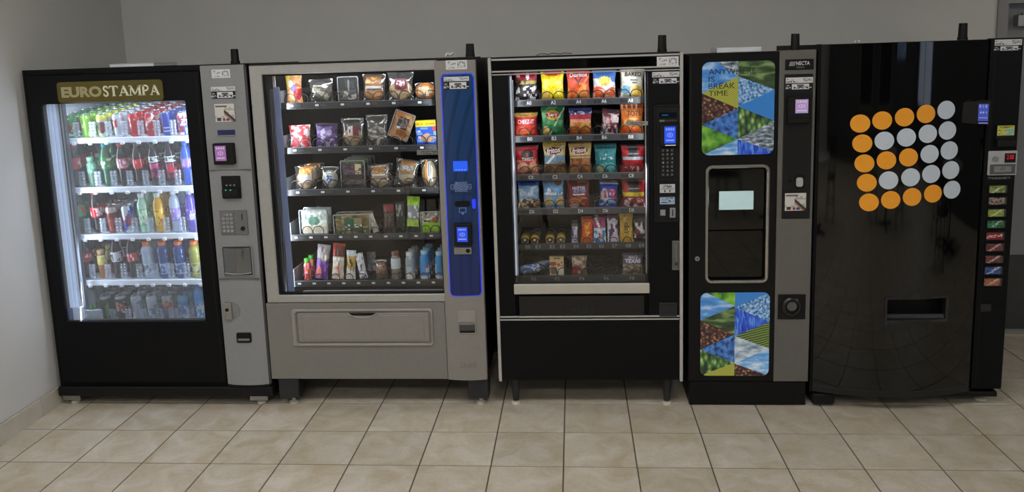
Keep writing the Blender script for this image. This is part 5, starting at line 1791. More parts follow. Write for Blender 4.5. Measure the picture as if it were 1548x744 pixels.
DR = [
    # row 1: cans
    [('soda_can', 'green and white lemon soda can', [('bg', (60, 128, 62)), ('blob', 1, 7, .6, (190, 215, 180), .1, .9), ('ell', .55, .45, .2, .22, (150, 40, 44))]),
     ('soda_can', 'light lime green soda can', [('bg', (120, 176, 56)), ('blob', 2, 6, .66, (200, 220, 150), .1, .95)]),
     ('soda_can', 'grey-green soda can with red mark', [('bg', (176, 186, 150)), ('ell', .5, .45, .26, .26, (150, 34, 40)), ('blob', 4, 8, .5, (60, 64, 60), .2, .7), ('band', .8, .97, (204, 206, 80))]),
     ('soda_can', 'silver soda can with red letters', [('bg', (190, 194, 198)), ('ell', .42, .6, .18, .2, (176, 30, 38)), ('ell', .42, .6, .09, .12, (190, 194, 198)), ('rect', .62, .7, .45, .78, (176, 30, 38))]),
     ('soda_can', 'plain red cola can', [('bg', (178, 22, 32)), ('blob', 6, 7, .66, (220, 170, 172), .45, .92)]),
     ('soda_can', 'red cola can with white swirl', [('bg', (172, 20, 30)), ('diag', .8, .62, .09, (214, 190, 190)), ('blob', 7, 7, .7, (220, 170, 172), .3, .92)]),
     ('soda_can', 'deep blue cola can', [('bg', (26, 52, 142)), ('ell', .5, .3, .2, .12, (190, 200, 220)), ('band', .27, .33, (26, 52, 142))]),
     ('soda_can', 'white soda can with red and blue pattern', [('bg', (206, 206, 214)), ('blob', 8, 8, .55, (190, 44, 60), 0, 1), ('blob', 9, 8, .68, (60, 80, 160), 0, 1)])],
    # row 2
    [('soda_bottle', 'dark cola bottle with red label and red cap', 'cola', (44, 22, 22), lab((186, 30, 40), .45, .72), (190, 28, 34)),
     ('tea_bottle', 'short green tea bottle with pale label', 'slim', (96, 132, 108), lab((110, 170, 140), .5, .88, (190, 220, 200), 3), (140, 190, 160)),
     ('soda_bottle', 'green lemon-lime bottle with teal cap', 'cola', (34, 92, 56), lab((70, 140, 80), .45, .72, (214, 224, 200), 4), (40, 170, 170)),
     ('soda_bottle', 'cola bottle with pink-red label and red cap', 'cola', (30, 18, 18), lab((190, 110, 120), .45, .70, (236, 214, 214), 5), (190, 30, 38)),
     ('soda_bottle', 'cola bottle with plain red label and clear cap', 'cola', (38, 24, 24), lab((200, 30, 44), .45, .68, (224, 150, 150), 6), (120, 100, 96)),
     ('soda_bottle', 'dark bottle with magenta and white label', 'cola', (40, 30, 34), lab((214, 222, 216), .58, .74, (50, 60, 54), 7, [('band', .2, .56, (186, 44, 110)), ('blob', 3, 8, .6, (70, 20, 60), .2, .56)]), (40, 36, 38)),
     ('soda_bottle', 'dark bottle with crimson and white label', 'cola', (40, 30, 34), lab((210, 220, 214), .58, .74, (50, 60, 54), 8, [('band', .2, .56, (200, 36, 70)), ('blob', 5, 8, .6, (70, 20, 40), .2, .56)]), (44, 40, 42)),
     ('soda_bottle', 'bright blue bottle with violet label', 'cola', (40, 84, 176), lab((140, 110, 190), .45, .66, (200, 170, 220), 9), (50, 110, 214))],
    # row 3
    [('soda_bottle', 'dark green ginger ale bottle with green label', 'cola', (26, 66, 36), lab((80, 150, 80), .45, .72, (170, 70, 60), 10), (40, 110, 60)),
     ('soda_bottle', 'cola bottle with wide red script label', 'cola', (32, 16, 16), lab((196, 30, 44), .40, .66, (236, 220, 220), 11), (196, 30, 36)),
     ('soda_can', 'tall brown and red tea can', [('bg', (110, 40, 34)), ('band', .8, .96, (190, 170, 160)), ('blob', 12, 6, .6, (160, 70, 54), .1, .8)]),
     ('soda_can', 'blue and white energy can', [('bg', (196, 202, 210)), ('diag', 1.2, .5, .2, (40, 60, 150)), ('blob', 13, 7, .64, (150, 40, 60), .2, .7)]),
     ('juice_bottle', 'pale green juice bottle with white cap', 'tea', (170, 208, 176), lab((104, 190, 140), .2, .66, (214, 234, 200), 14), (226, 230, 226)),
     ('juice_bottle', 'yellow-orange juice bottle with white cap', 'tea', (214, 160, 30), lab((236, 200, 50), .2, .66, (214, 110, 40), 15), (226, 230, 226)),
     ('juice_bottle', 'clear bottle with lilac label and white cap', 'water', (176, 186, 204), lab((150, 130, 204), .3, .62, (210, 200, 230), 16), (224, 228, 232)),
     ('juice_bottle', 'violet drink bottle with clear cap', 'water', (96, 84, 170), lab((110, 90, 196), .3, .62, (200, 190, 230), 17), (180, 180, 200))],
    # row 4
    [('soda_bottle', 'black cola bottle with dark red label and black cap', 'cola', (22, 16, 18), lab((176, 34, 44), .45, .66, (224, 190, 190), 18), (26, 24, 26)),
     ('juice_bottle', 'amber drink bottle with yellow label', 'slim', (166, 104, 52), lab((216, 196, 90), .55, .9, (236, 230, 180), 19), (200, 180, 120)),
     ('soda_bottle', 'black cola bottle with white label', 'cola', (22, 16, 18), lab((206, 206, 208), .45, .70, (70, 70, 76), 20), (60, 40, 40)),
     ('soda_bottle', 'black cola bottle with red and white script', 'cola', (24, 14, 16), lab((196, 44, 54), .45, .66, (238, 226, 226), 21), (192, 28, 36)),
     ('sport_bottle', 'colourless sports drink bottle with orange cap', 'sport', (168, 182, 198), lab((196, 206, 214), .14, .46, (120, 130, 150), 22), (236, 120, 44)),
     ('sport_bottle', 'navy blue sports drink bottle with orange cap', 'sport', (28, 62, 122), lab((150, 170, 200), .14, .46, (70, 90, 140), 23), (236, 120, 44)),
     ('sport_bottle', 'navy blue sports drink bottle with orange cap', 'sport', (28, 62, 122), lab((150, 170, 200), .14, .46, (70, 90, 140), 24), (236, 120, 44)),
     ('sport_bottle', 'olive yellow sports drink bottle with orange cap', 'sport', (150, 150, 66), lab((190, 190, 130), .14, .46, (100, 100, 60), 25), (236, 120, 44))],
    # row 5
    [('water_bottle', 'clear water bottle with green label and black cap', 'water', (148, 164, 168), lab((60, 170, 80), .28, .55, (170, 220, 170), 26), (28, 28, 30)),
     ('energy_can', 'tall black energy can with green claw mark', [('bg', (20, 22, 24)), ('rect', .38, .44, .3, .75, (90, 170, 70)), ('rect', .5, .56, .2, .7, (90, 170, 70)), ('rect', .62, .67, .3, .75, (90, 170, 70)), ('band', .94, 1, (180, 184, 188))]),
     ('energy_can', 'tall black energy can with red mark', [('bg', (24, 22, 26)), ('ell', .5, .6, .24, .16, (196, 70, 50)), ('blob', 5, 9, .6, (200, 180, 170), .3, .8), ('band', .94, 1, (180, 184, 188))]),
     ('energy_can', 'tall silver-white energy can', [('bg', (196, 204, 212)), ('blob', 27, 6, .66, (150, 160, 176), .1, .9)]),
     ('energy_can', 'tall white energy can with faint blue print', [('bg', (204, 210, 218)), ('blob', 28, 6, .62, (130, 150, 184), .1, .9)]),
     ('energy_can', 'tall silver and blue energy can with red emblem', [('bg', (180, 188, 200)), ('rect', .0, .5, .1, .6, (50, 70, 140)), ('ell', .5, .7, .3, .12, (186, 60, 50)), ('blob', 29, 8, .66, (200, 150, 120), .5, .9)]),
     ('energy_can', 'tall light blue energy can with white letters', [('bg', (50, 130, 196)), ('blob', 30, 8, .55, (214, 226, 236), .15, .7), ('band', .8, .95, (70, 160, 190))]),
     ('water_bottle', 'sky blue bottle with large white letters', 'water', (60, 150, 214), lab((90, 170, 226), .1, .6, (226, 236, 242), 31), (60, 140, 210))],
]
DEPTH = [6, 3, 3, 3, 3]
TILT = math.atan(SLOPE)


def on_slope(o, x, y, zs, rz):
    """stand a drink square on the climbing shelf"""
    o.rotation_euler = (Matrix.Rotation(TILT, 3, 'X') @ Matrix.Rotation(rz, 3, 'Z')).to_euler()
    o.location = (x, y, zs + SLOPE * (y - 4.062) + .0015)
    ORG[o.name] = tuple(o.location)


LANE = ['leftmost', 'second', 'third', 'fourth', 'fifth', 'sixth', 'seventh', 'rightmost']


def short(desc, n):
    w = desc.split()[:n]
    while w[-1] in ('with', 'and', 'of', 'a', 'in', 'to', 'under', 'white', 'large', 'red', 'dark', 'green', 'wide', 'pink-red', 'black', 'orange', 'faint', 'one', 'brown') and len(desc.split()) > n:
        w.pop()
    return ' '.join(w)



for ri, row in enumerate(DR):
    z = Z1[ri] + .0035
    for ci, it in enumerate(row):
        name, desc = it[0], it[1]
        if len(it) == 3:
            if ri == 0:
                o = make_can(name, it[2], .0285, .122)
            elif ri == 2:
                o = make_can(name, it[2], .030, .150)
            else:
                o = make_can(name, it[2], .0305, .160)
            step, r = .068, .033
        else:
            o = make_bottle(name, it[2], it[3], it[4], it[5], 1.04, .88)
            step, r = .080, .038
        grp = '%s drinks on the %s shelf' % ('canned' if len(it) == 3 else 'bottled', ROWN[ri])
        cat = 'can' if len(it) == 3 else 'bottle'
        lane = '%s lane, %s drinks shelf' % (LANE[ci], ROWN[ri])
        put(o, X1[ci], 4.084 + r, z, '%s, front of %s' % (short(desc, 9), lane), cat, grp)
        on_slope(o, X1[ci], 4.086 + r, z, random.uniform(-.35, .35))
        for d in range(1, DEPTH[ri]):
            c = dup(o, None, (0, 0, 0))
            on_slope(c, X1[ci] + random.uniform(-.002, .002), 4.086 + r + step * d, z, random.uniform(-1, 1))
            c['label'] = '%s, %s in %s' % (short(desc, 9), ORDN[d], lane)

# ================================================================== snack machine stock
K = 4.115 / FPX          # metres per photographed pixel, where the snacks stand
RED, GOLD, BROWN = (186, 26, 34), (206, 160, 50), (120, 70, 40)
CHIP, CHIP2 = (214, 160, 80), (226, 190, 110)
SN = [
    ('A', 'A0', (779, 111, 813, 148), 'dark chip bag with white popcorn picture and crimson top', [('bg', (32, 24, 30)), ('band', .72, 1, (130, 20, 40)), ('band', .58, .72, (150, 140, 60)), ('blob', 1, 9, .5, (40, 30, 34), .56, .74), ('blob', 2, 7, .5, (206, 206, 210), .04, .52), ('ell', .58, .86, .08, .12, (214, 200, 204)), ('ell', .15, .88, .09, .07, (206, 190, 196))], ()),
    ('A', 'A2', (816, 106, 855, 147), 'plain yellow potato chip bag', [('bg', (226, 204, 22)), ('ell', .5, .95, .42, .1, (190, 60, 40)), ('blob', 3, 5, .66, (240, 226, 110), .2, .7), ('ell', .2, .2, .2, .14, (214, 180, 90)), ('band', .5, .56, (240, 226, 60))], ()),
    ('A', 'A4', (857, 106, 893, 145), 'red-orange tortilla chip bag with triangle print', [('bg', (196, 52, 36)), ('grad', (206, 96, 40), (190, 30, 34), .1, .9), ('diag', 1.0, .3, .05, (226, 130, 60)), ('blob', 4, 5, .58, (226, 140, 70), .05, .55)], (('Doritos', .1, .92, .78, .92, (225, 225, 228), .1), ('V', .3, .7, .55, .78, (40, 20, 20), 0, 0, .0))),
    ('A', 'A6', (895, 106, 932, 144), 'blue and white chip bag with orange corners', [('bg', (206, 214, 222)), ('band', .75, 1, (60, 110, 180)), ('blob', 5, 6, .6, (60, 110, 180), .55, .85), ('ell', .5, .62, .28, .16, (226, 190, 80)), ('ell', .2, .2, .35, .24, (222, 96, 54)), ('ell', .85, .15, .3, .26, (222, 106, 60)), ('blob', 6, 8, .6, (232, 180, 160), .05, .35)], ()),
    ('A', 'A8', (937, 107, 973, 144), 'cream baked chip bag with dark block letters', [('bg', (214, 212, 196)), ('blob', 7, 5, .6, (224, 198, 110), .05, .4), ('ell', .2, .3, .2, .15, (110, 160, 190)), ('ell', .7, .25, .26, .2, (214, 180, 80)), ('rect', .4, .72, .6, .64, (110, 120, 130)), ('rect', .45, .7, .5, .55, (120, 110, 90))], (('BAKED', .14, .9, .74, .88, (36, 38, 44), .05),)),
    ('B', 'B0', (778, 167, 814, 202), 'red cheese cracker bag', [('bg', (190, 32, 36)), ('band', .86, 1, (200, 160, 70)), ('ell', .3, .25, .25, .2, (226, 120, 70)), ('ell', .7, .3, .22, .2, (226, 120, 70)), ('blob', 8, 6, .6, (214, 70, 50), 0, .5)], (('CHEEZ-IT', .12, .9, .56, .74, (236, 230, 230), 0),)),
    ('B', 'B2', (817, 157, 855, 200), 'green potato chip bag with yellow and red logo', [('bg', (26, 116, 66)), ('diag', .6, 1.0, .12, (90, 160, 110)), ('ell', .5, .74, .3, .17, (226, 190, 60)), ('ell', .5, .74, .33, .085, (170, 30, 40)), ('blob', 9, 6, .58, (70, 150, 90), .3, .55), ('ell', .2, .2, .16, .16, CHIP2), ('diag', 1.4, .25, .05, (190, 220, 200)), ('ell', .62, .25, .12, .12, (60, 140, 90))], (("Lay's", .3, .7, .67, .82, (238, 236, 230), .15),)),
    ('B', 'B4', (860, 160, 895, 200), 'rainbow striped snack bag with a face print', [('bg', (190, 90, 40)), ('band', .78, 1, (40, 60, 140)), ('band', .62, .78, (186, 34, 60)), ('band', .5, .62, (226, 150, 130)), ('band', .3, .5, (226, 170, 80)), ('blob', 10, 7, .58, (214, 110, 50), 0, .5), ('ell', .3, .22, .2, .18, (190, 110, 40)), ('ell', .75, .22, .2, .18, (200, 120, 50)), ('blob', 11, 12, .55, (206, 210, 226), .8, .9)], ()),
    ('B', 'B6', (908, 165, 934, 201), 'white and maroon candy bag leaning to one side', [('bg', (206, 200, 204)), ('band', .85, 1, (70, 40, 60)), ('diag', -1.3, .5, .1, (120, 24, 44)), ('blob', 12, 7, .58, (120, 40, 60), .1, .9), ('ell', .3, .55, .2, .18, (196, 100, 110)), ('ell', .3, .55, .14, .12, (214, 206, 210))], ()),
    ('B', 'B8', (933, 154, 977, 198), 'large orange snack bag with striped top', [('bg', (214, 116, 36)), ('band', .88, 1, (190, 80, 30)), ('rect', .05, .12, .85, 1, (236, 200, 160)), ('rect', .25, .32, .85, 1, (236, 200, 160)), ('rect', .45, .52, .85, 1, (236, 200, 160)), ('rect', .65, .72, .85, 1, (236, 200, 160)), ('ell', .5, .42, .38, .14, (214, 176, 110)), ('blob', 14, 7, .55, (160, 110, 60), .3, .5), ('ell', .15, .15, .25, .12, (226, 96, 30)), ('ell', .6, .12, .22, .1, (226, 96, 30))], (('TOTS', .25, .9, .62, .80, (70, 40, 20), 0),)),
    ('C', 'C0', (779, 221, 817, 262), 'red and pink twist candy bag', [('bg', (186, 40, 50)), ('ell', .52, .72, .3, .2, (30, 20, 24)), ('ell', .3, .28, .26, .2, (226, 170, 130)), ('ell', .78, .26, .2, .22, (226, 180, 110)), ('band', .5, .56, (214, 120, 120)), ('blob', 15, 7, .62, (222, 140, 130), 0, .5)], (('TWIST', .26, .82, .52, .64, (230, 214, 200), 0), ('2', .46, .58, .68, .80, (210, 60, 60)))),
    ('C', 'C2', (821, 213, 858, 260), 'corn chip bag with blue-grey middle and red oval logo', [('bg', (206, 178, 96)), ('band', .36, .62, (110, 150, 176)), ('diag', .7, .62, .05, (226, 226, 226)), ('band', 0, .36, (96, 74, 52)), ('blob', 16, 8, .52, (150, 110, 70), 0, .4), ('ell', .46, .76, .42, .14, (206, 200, 190)), ('ell', .46, .76, .38, .11, (126, 30, 30)), ('band', .92, 1, (200, 176, 60))], (('fritos', .14, .78, .69, .86, (238, 234, 230), .2, .12),)),
    ('C', 'C4', (859, 214, 897, 259), 'corn chip bag with brown body and red oval logo', [('bg', (206, 178, 96)), ('band', 0, .62, (126, 80, 46)), ('blob', 17, 8, .52, (176, 120, 70), 0, .6), ('ell', .46, .78, .44, .14, (206, 196, 170)), ('ell', .46, .78, .4, .11, (126, 30, 30)), ('band', .54, .6, (190, 170, 130))], (('fritos', .12, .8, .71, .87, (238, 234, 230), .2, .12),)),
    ('C', 'C6', (899, 217, 933, 259), 'teal snack bag with pale script', [('bg', (32, 132, 140)), ('band', .86, 1, (26, 104, 112)), ('ell', .28, .2, .2, .16, (176, 186, 130)), ('ell', .74, .22, .2, .18, (110, 190, 196)), ('blob', 18, 6, .66, (90, 170, 176), .05, .4), ('blob', 19, 16, .52, (196, 216, 216), .5, .58), ('rect', .46, .54, .66, .7, (190, 214, 214))], ()),
    ('C', 'C8', (937, 219, 976, 258), 'red jerky bag with black banner and grey band', [('bg', (176, 26, 38)), ('rect', .28, .7, .82, 1, (20, 18, 22)), ('ell', .5, .72, .28, .13, (24, 20, 24)), ('band', .5, .62, (176, 184, 196)), ('blob', 20, 7, .55, (150, 30, 40), 0, .45), ('blob', 21, 7, .68, (226, 190, 190), 0, .4)], (("JACK LINK'S", .24, .76, .70, .76, (214, 214, 218), 0),)),
    ('D', 'D0', (783, 270, 817, 315), 'light blue mini cookie bag with brown cookies below', [('bg', (130, 170, 214)), ('band', .8, 1, (36, 80, 170)), ('blob', 22, 6, .6, (196, 214, 232), .45, .75), ('band', 0, .34, (150, 120, 90)), ('blob', 23, 8, .52, (96, 72, 54), 0, .36), ('blob', 24, 9, .66, (214, 196, 170), 0, .34)], ()),
    ('D', 'D2', (821, 270, 854, 314), 'sky blue donut bag with white script', [('bg', (104, 160, 210)), ('ell', .75, .9, .2, .1, (110, 84, 70)), ('ell', .25, .24, .22, .18, (206, 180, 120)), ('ell', .85, .24, .2, .18, (206, 180, 120)), ('ell', .28, .62, .1, .08, (226, 232, 238)), ('blob', 25, 16, .5, (232, 236, 240), .47, .56)], ()),
    ('D', 'D4', (857, 271, 893, 313), 'dark red sandwich cookie bag', [('bg', (110, 20, 30)), ('ell', .3, .22, .25, .16, (196, 120, 70)), ('ell', .75, .25, .22, .16, (196, 120, 70)), ('blob', 26, 6, .6, (150, 50, 44), 0, .5), ('rect', .45, .9, .9, .96, (150, 120, 60)), ('rect', .25, .8, .48, .52, (214, 206, 214)), ('ell', .3, .1, .22, .07, (214, 190, 186))], (('NUTTER', .22, .84, .68, .78, (196, 206, 226), .1), ('BUTTER', .26, .88, .56, .67, (120, 160, 214), .1))),
    ('D', 'D6', (905, 275, 933, 312), 'royal blue wafer bag leaning left', [('bg', (30, 56, 170)), ('band', .95, 1, (150, 170, 210)), ('ell', .25, .5, .22, .26, (176, 176, 186)), ('ell', .7, .6, .18, .14, (190, 196, 206)), ('blob', 27, 7, .6, (190, 50, 70), .35, .7), ('blob', 28, 7, .62, (150, 190, 226), .05, .4)], ()),
    ('D', 'D8', (938, 270, 977, 311), 'red jerky bag with black banner and yellow band', [('bg', (176, 26, 38)), ('rect', .24, .74, .8, 1, (20, 18, 22)), ('ell', .5, .68, .28, .13, (24, 20, 24)), ('band', .42, .56, (214, 200, 50)), ('blob', 29, 7, .55, (130, 26, 44), 0, .4), ('blob', 30, 7, .68, (226, 200, 206), 0, .36)], (("JACK LINK'S", .24, .76, .66, .72, (214, 214, 218), 0),)),
]
EDGE = {}
for i, (row, code, (x0, y0, x1, y1), desc, lay, tx) in enumerate(SN):
    ti = 'ABCD'.index(row)
    zt = Z3[ti] - .0075
    x, _ = Wp((x0 + x1) / 2, y1, 4.12)
    w, h = (x1 - x0) * K, (y1 - y0) * K * 1.02
    if row == 'A':
        h = .150
    h = min(h, .165)
    w = min(w, .120)
    if code[1] == '0':
        x = max(x, -.308 + w / 2)
    EDGE.setdefault(ti, []).append((x - w / 2, x + w / 2))
    o = make_bag('snack_bag', w, h, .048 if w > .1 else .04, lay, seed=i, texts=tx)
    lean = {'B6': .10, 'D6': .05, 'C0': -.03, 'A8': .03}.get(code, random.uniform(-.02, .02))
    put(o, x, 4.1035, zt + .0085 + abs(math.sin(lean)) * w / 2, '%s at slot %s of the snack machine' % (short(desc, 9), code), 'snack bag', 'snack bags in the black snack machine', rx=-.06, ry=lean, rz=random.uniform(-.05, .05))
    c = dup(o, None, (x + random.uniform(-.0015, .0015), 4.1755, o.location.z), (-.06, lean, random.uniform(-.02, .02)))
    c['label'] = '%s, second in the %s lane behind its twin' % (short(desc, 8), code)

for ti, es in EDGE.items():
    for (a0, a1), (b0, b1) in zip(es, es[1:]):
        if b0 - a1 > .004:
            xm = (a1 + b0) / 2
            obj('divider', MB().box(xm - .001, xm + .001, 4.07, 4.52, Z3[ti] - .008, Z3[ti] + .055), BLACKI, TR3[ti])

# row E: rolls and candy bars
GOLDM = mat('gold_foil', (206, 172, 70), .3, metal=.5, var=.05)
for k, (px, py) in enumerate([(794, 358), (808.5, 358), (831.5, 358), (848, 358)]):
    x, _ = Wp(px, py, 4.1)
    o = empty('cookie_roll', (x, 4.14, Z3[4] - .006))
    r = .0235
    zc = Z3[4] - .008 + r * 1.1 + .008
    a = [2 * math.pi * q / 20 for q in range(20)]
    obj('tube', MB().loops([[(x + r * rr_ * math.cos(t), y, zc + r * 1.1 * rr_ * math.sin(t)) for t in a][::-1] for rr_, y in ((.9, 4.077), (1, 4.080), (1, 4.13), (.9, 4.134))]), GOLDM, o, smooth=True)
    obj('end_label', MB().cyl(x, zc, .0155, 4.0755, 4.0775, 18), mat('roll_label', (70, 66, 74), .4), o)
    obj('emblem', MB().cyl(x - .001, zc + .001, .007, 4.0745, 4.0756, 12), mat('roll_white', (206, 200, 186), .4), o)
    coil(TR3[4], x, 4.068, Z3[4] - .008, .0225, 1)
    tag(o, 'round gold-wrapped cookie roll, %s of four lying on tray E' % ORDN[k], 'cookie roll', 'gold rolls on tray E')
BARS = [('E4', (864, 335, 873, 366), 'thin white and purple candy bar', [('bg', (196, 196, 210)), ('blob', 1, 8, .55, (90, 70, 150), .1, .8), ('band', .85, 1, (70, 60, 70))], ()),
        ('E5', (878, 330, 896, 367), 'orange candy bar with yellow letters', [('bg', (214, 84, 24)), ('rect', .3, .72, .3, .85, (226, 160, 30)), ('blob', 2, 10, .5, (170, 70, 20), .3, .85), ('ell', .5, .15, .3, .1, (160, 100, 50))], ()),
        ('E6', (897, 328, 917, 367), 'pink, white and light blue candy bar', [('bg', (206, 206, 214)), ('band', .6, 1, (150, 60, 110)), ('diag', -1.5, .6, .14, (220, 220, 226)), ('blob', 3, 5, .55, (60, 140, 200), 0, .5), ('rect', .4, .6, .25, .4, (190, 60, 60))], ()),
        ('E7', (918, 325, 936, 367), 'purple and white crumpled candy bar', [('bg', (70, 46, 90)), ('blob', 4, 5, .48, (206, 200, 214), .05, .9), ('band', .9, 1, (110, 50, 90))], ()),
        ('E8', (937, 321, 958, 366), 'gold candy pack with dark upright letters', [('bg', (196, 156, 50)), ('band', .95, 1, (220, 190, 110)), ('blob', 5, 5, .66, (226, 200, 120), .1, .9)], (("m&m's", .12, .98, .42, .62, (60, 36, 24), 0, -math.pi / 2),)),
        ('E9', (958, 327, 976, 363), 'dark brown candy pack with white slanting letters', [('bg', (44, 28, 34)), ('blob', 6, 5, .6, (196, 190, 196), .2, .9), ('rect', .1, .4, .3, .5, (130, 40, 60))], ())]
for i, (code, (x0, y0, x1, y1), desc, lay, tx) in enumerate(BARS):
    x, _ = Wp((x0 + x1) / 2, y1, 4.11)
    w, h = (x1 - x0) * K, (y1 - y0) * K
    o = make_bag('candy_bar', w, h, .022, lay, 60 + i, 14, 30, tx)
    coil(TR3[4], x, 4.068, Z3[4] - .008, .0215, 1)
    put(o, x, 4.1, Z3[4] + .0005, '%s behind coil %s' % (desc, code), 'candy bar', 'candy bars on tray E', rx=-.1, ry=random.uniform(-.03, .06))
    c = dup(o, None, (x, 4.172, Z3[4] + .0005), (-.1, .02, 0))
    c['label'] = '%s, second in the %s lane behind its twin' % (short(desc, 8), code)
# row F
zF = Z3[5] + .0008
for k, (px, py, rz) in enumerate([(795, 404, .35), (813, 400, .35)]):
    x, _ = Wp(px, py, 4.12)
    o = lathe_print('cake_roll', [(.010, 0), (.021, .006), (.024, .02), (.024, .085), (.021, .10), (.010, .106)], [('bg', (96, 130, 190)), ('blob', k, 7, .55, (190, 204, 226), .1, .9), ('band', .86, 1, (206, 212, 220))], FILMP)
    put(o, x - .03, 4.099 + .072 * k, zF + .030, ['blue-white wrapped cake roll lying in front on tray F', 'blue-white wrapped cake roll lying behind another on tray F'][k], 'snack', 'cake rolls on tray F', ry=math.pi / 2 - .12, rz=.1)
for code, px, w, h, desc, lay, tx in (
        ('F2', 842, .075, .104, 'tan snack box with cookie picture', [('bg', (190, 170, 124)), ('rect', .3, .75, .86, .92, (120, 100, 80)), ('blob', 5, 8, .55, (150, 70, 60), .5, .72), ('ell', .3, .28, .25, .2, (126, 96, 84)), ('ell', .75, .26, .22, .2, (206, 200, 180))], ()),
        ('F4', 876, .082, .104, 'red and grey snack bag', [('bg', (130, 110, 90)), ('blob', 6, 8, .5, (170, 160, 140), .4, 1), ('ell', .3, .3, .34, .28, (150, 50, 50)), ('ell', .5, .2, .14, .1, (196, 180, 170))], ()),
        ('F8', 956, .112, .118, 'grey and violet pastry bag with bold letters', [('bg', (90, 86, 110)), ('band', 0, .5, (120, 112, 96)), ('blob', 7, 9, .55, (160, 150, 126), 0, .5), ('band', .9, 1, (50, 46, 70))], (('BIG', .3, .75, .76, .88, (190, 186, 206), 0), ('TEXAS', .1, .92, .56, .74, (206, 200, 220), 0, 0, .04)))):
    x, _ = Wp(px, 414, 4.12)
    o = make_box('snack_box', w, h, .02, lay) if code == 'F2' else make_bag('snack_bag', w, h, .04, lay, 80 + px, texts=tx)
    put(o, x, 4.1, zF, '%s behind coil %s on the lowest tray' % (desc, code), 'snack', 'snacks on tray F', rx=-.05)

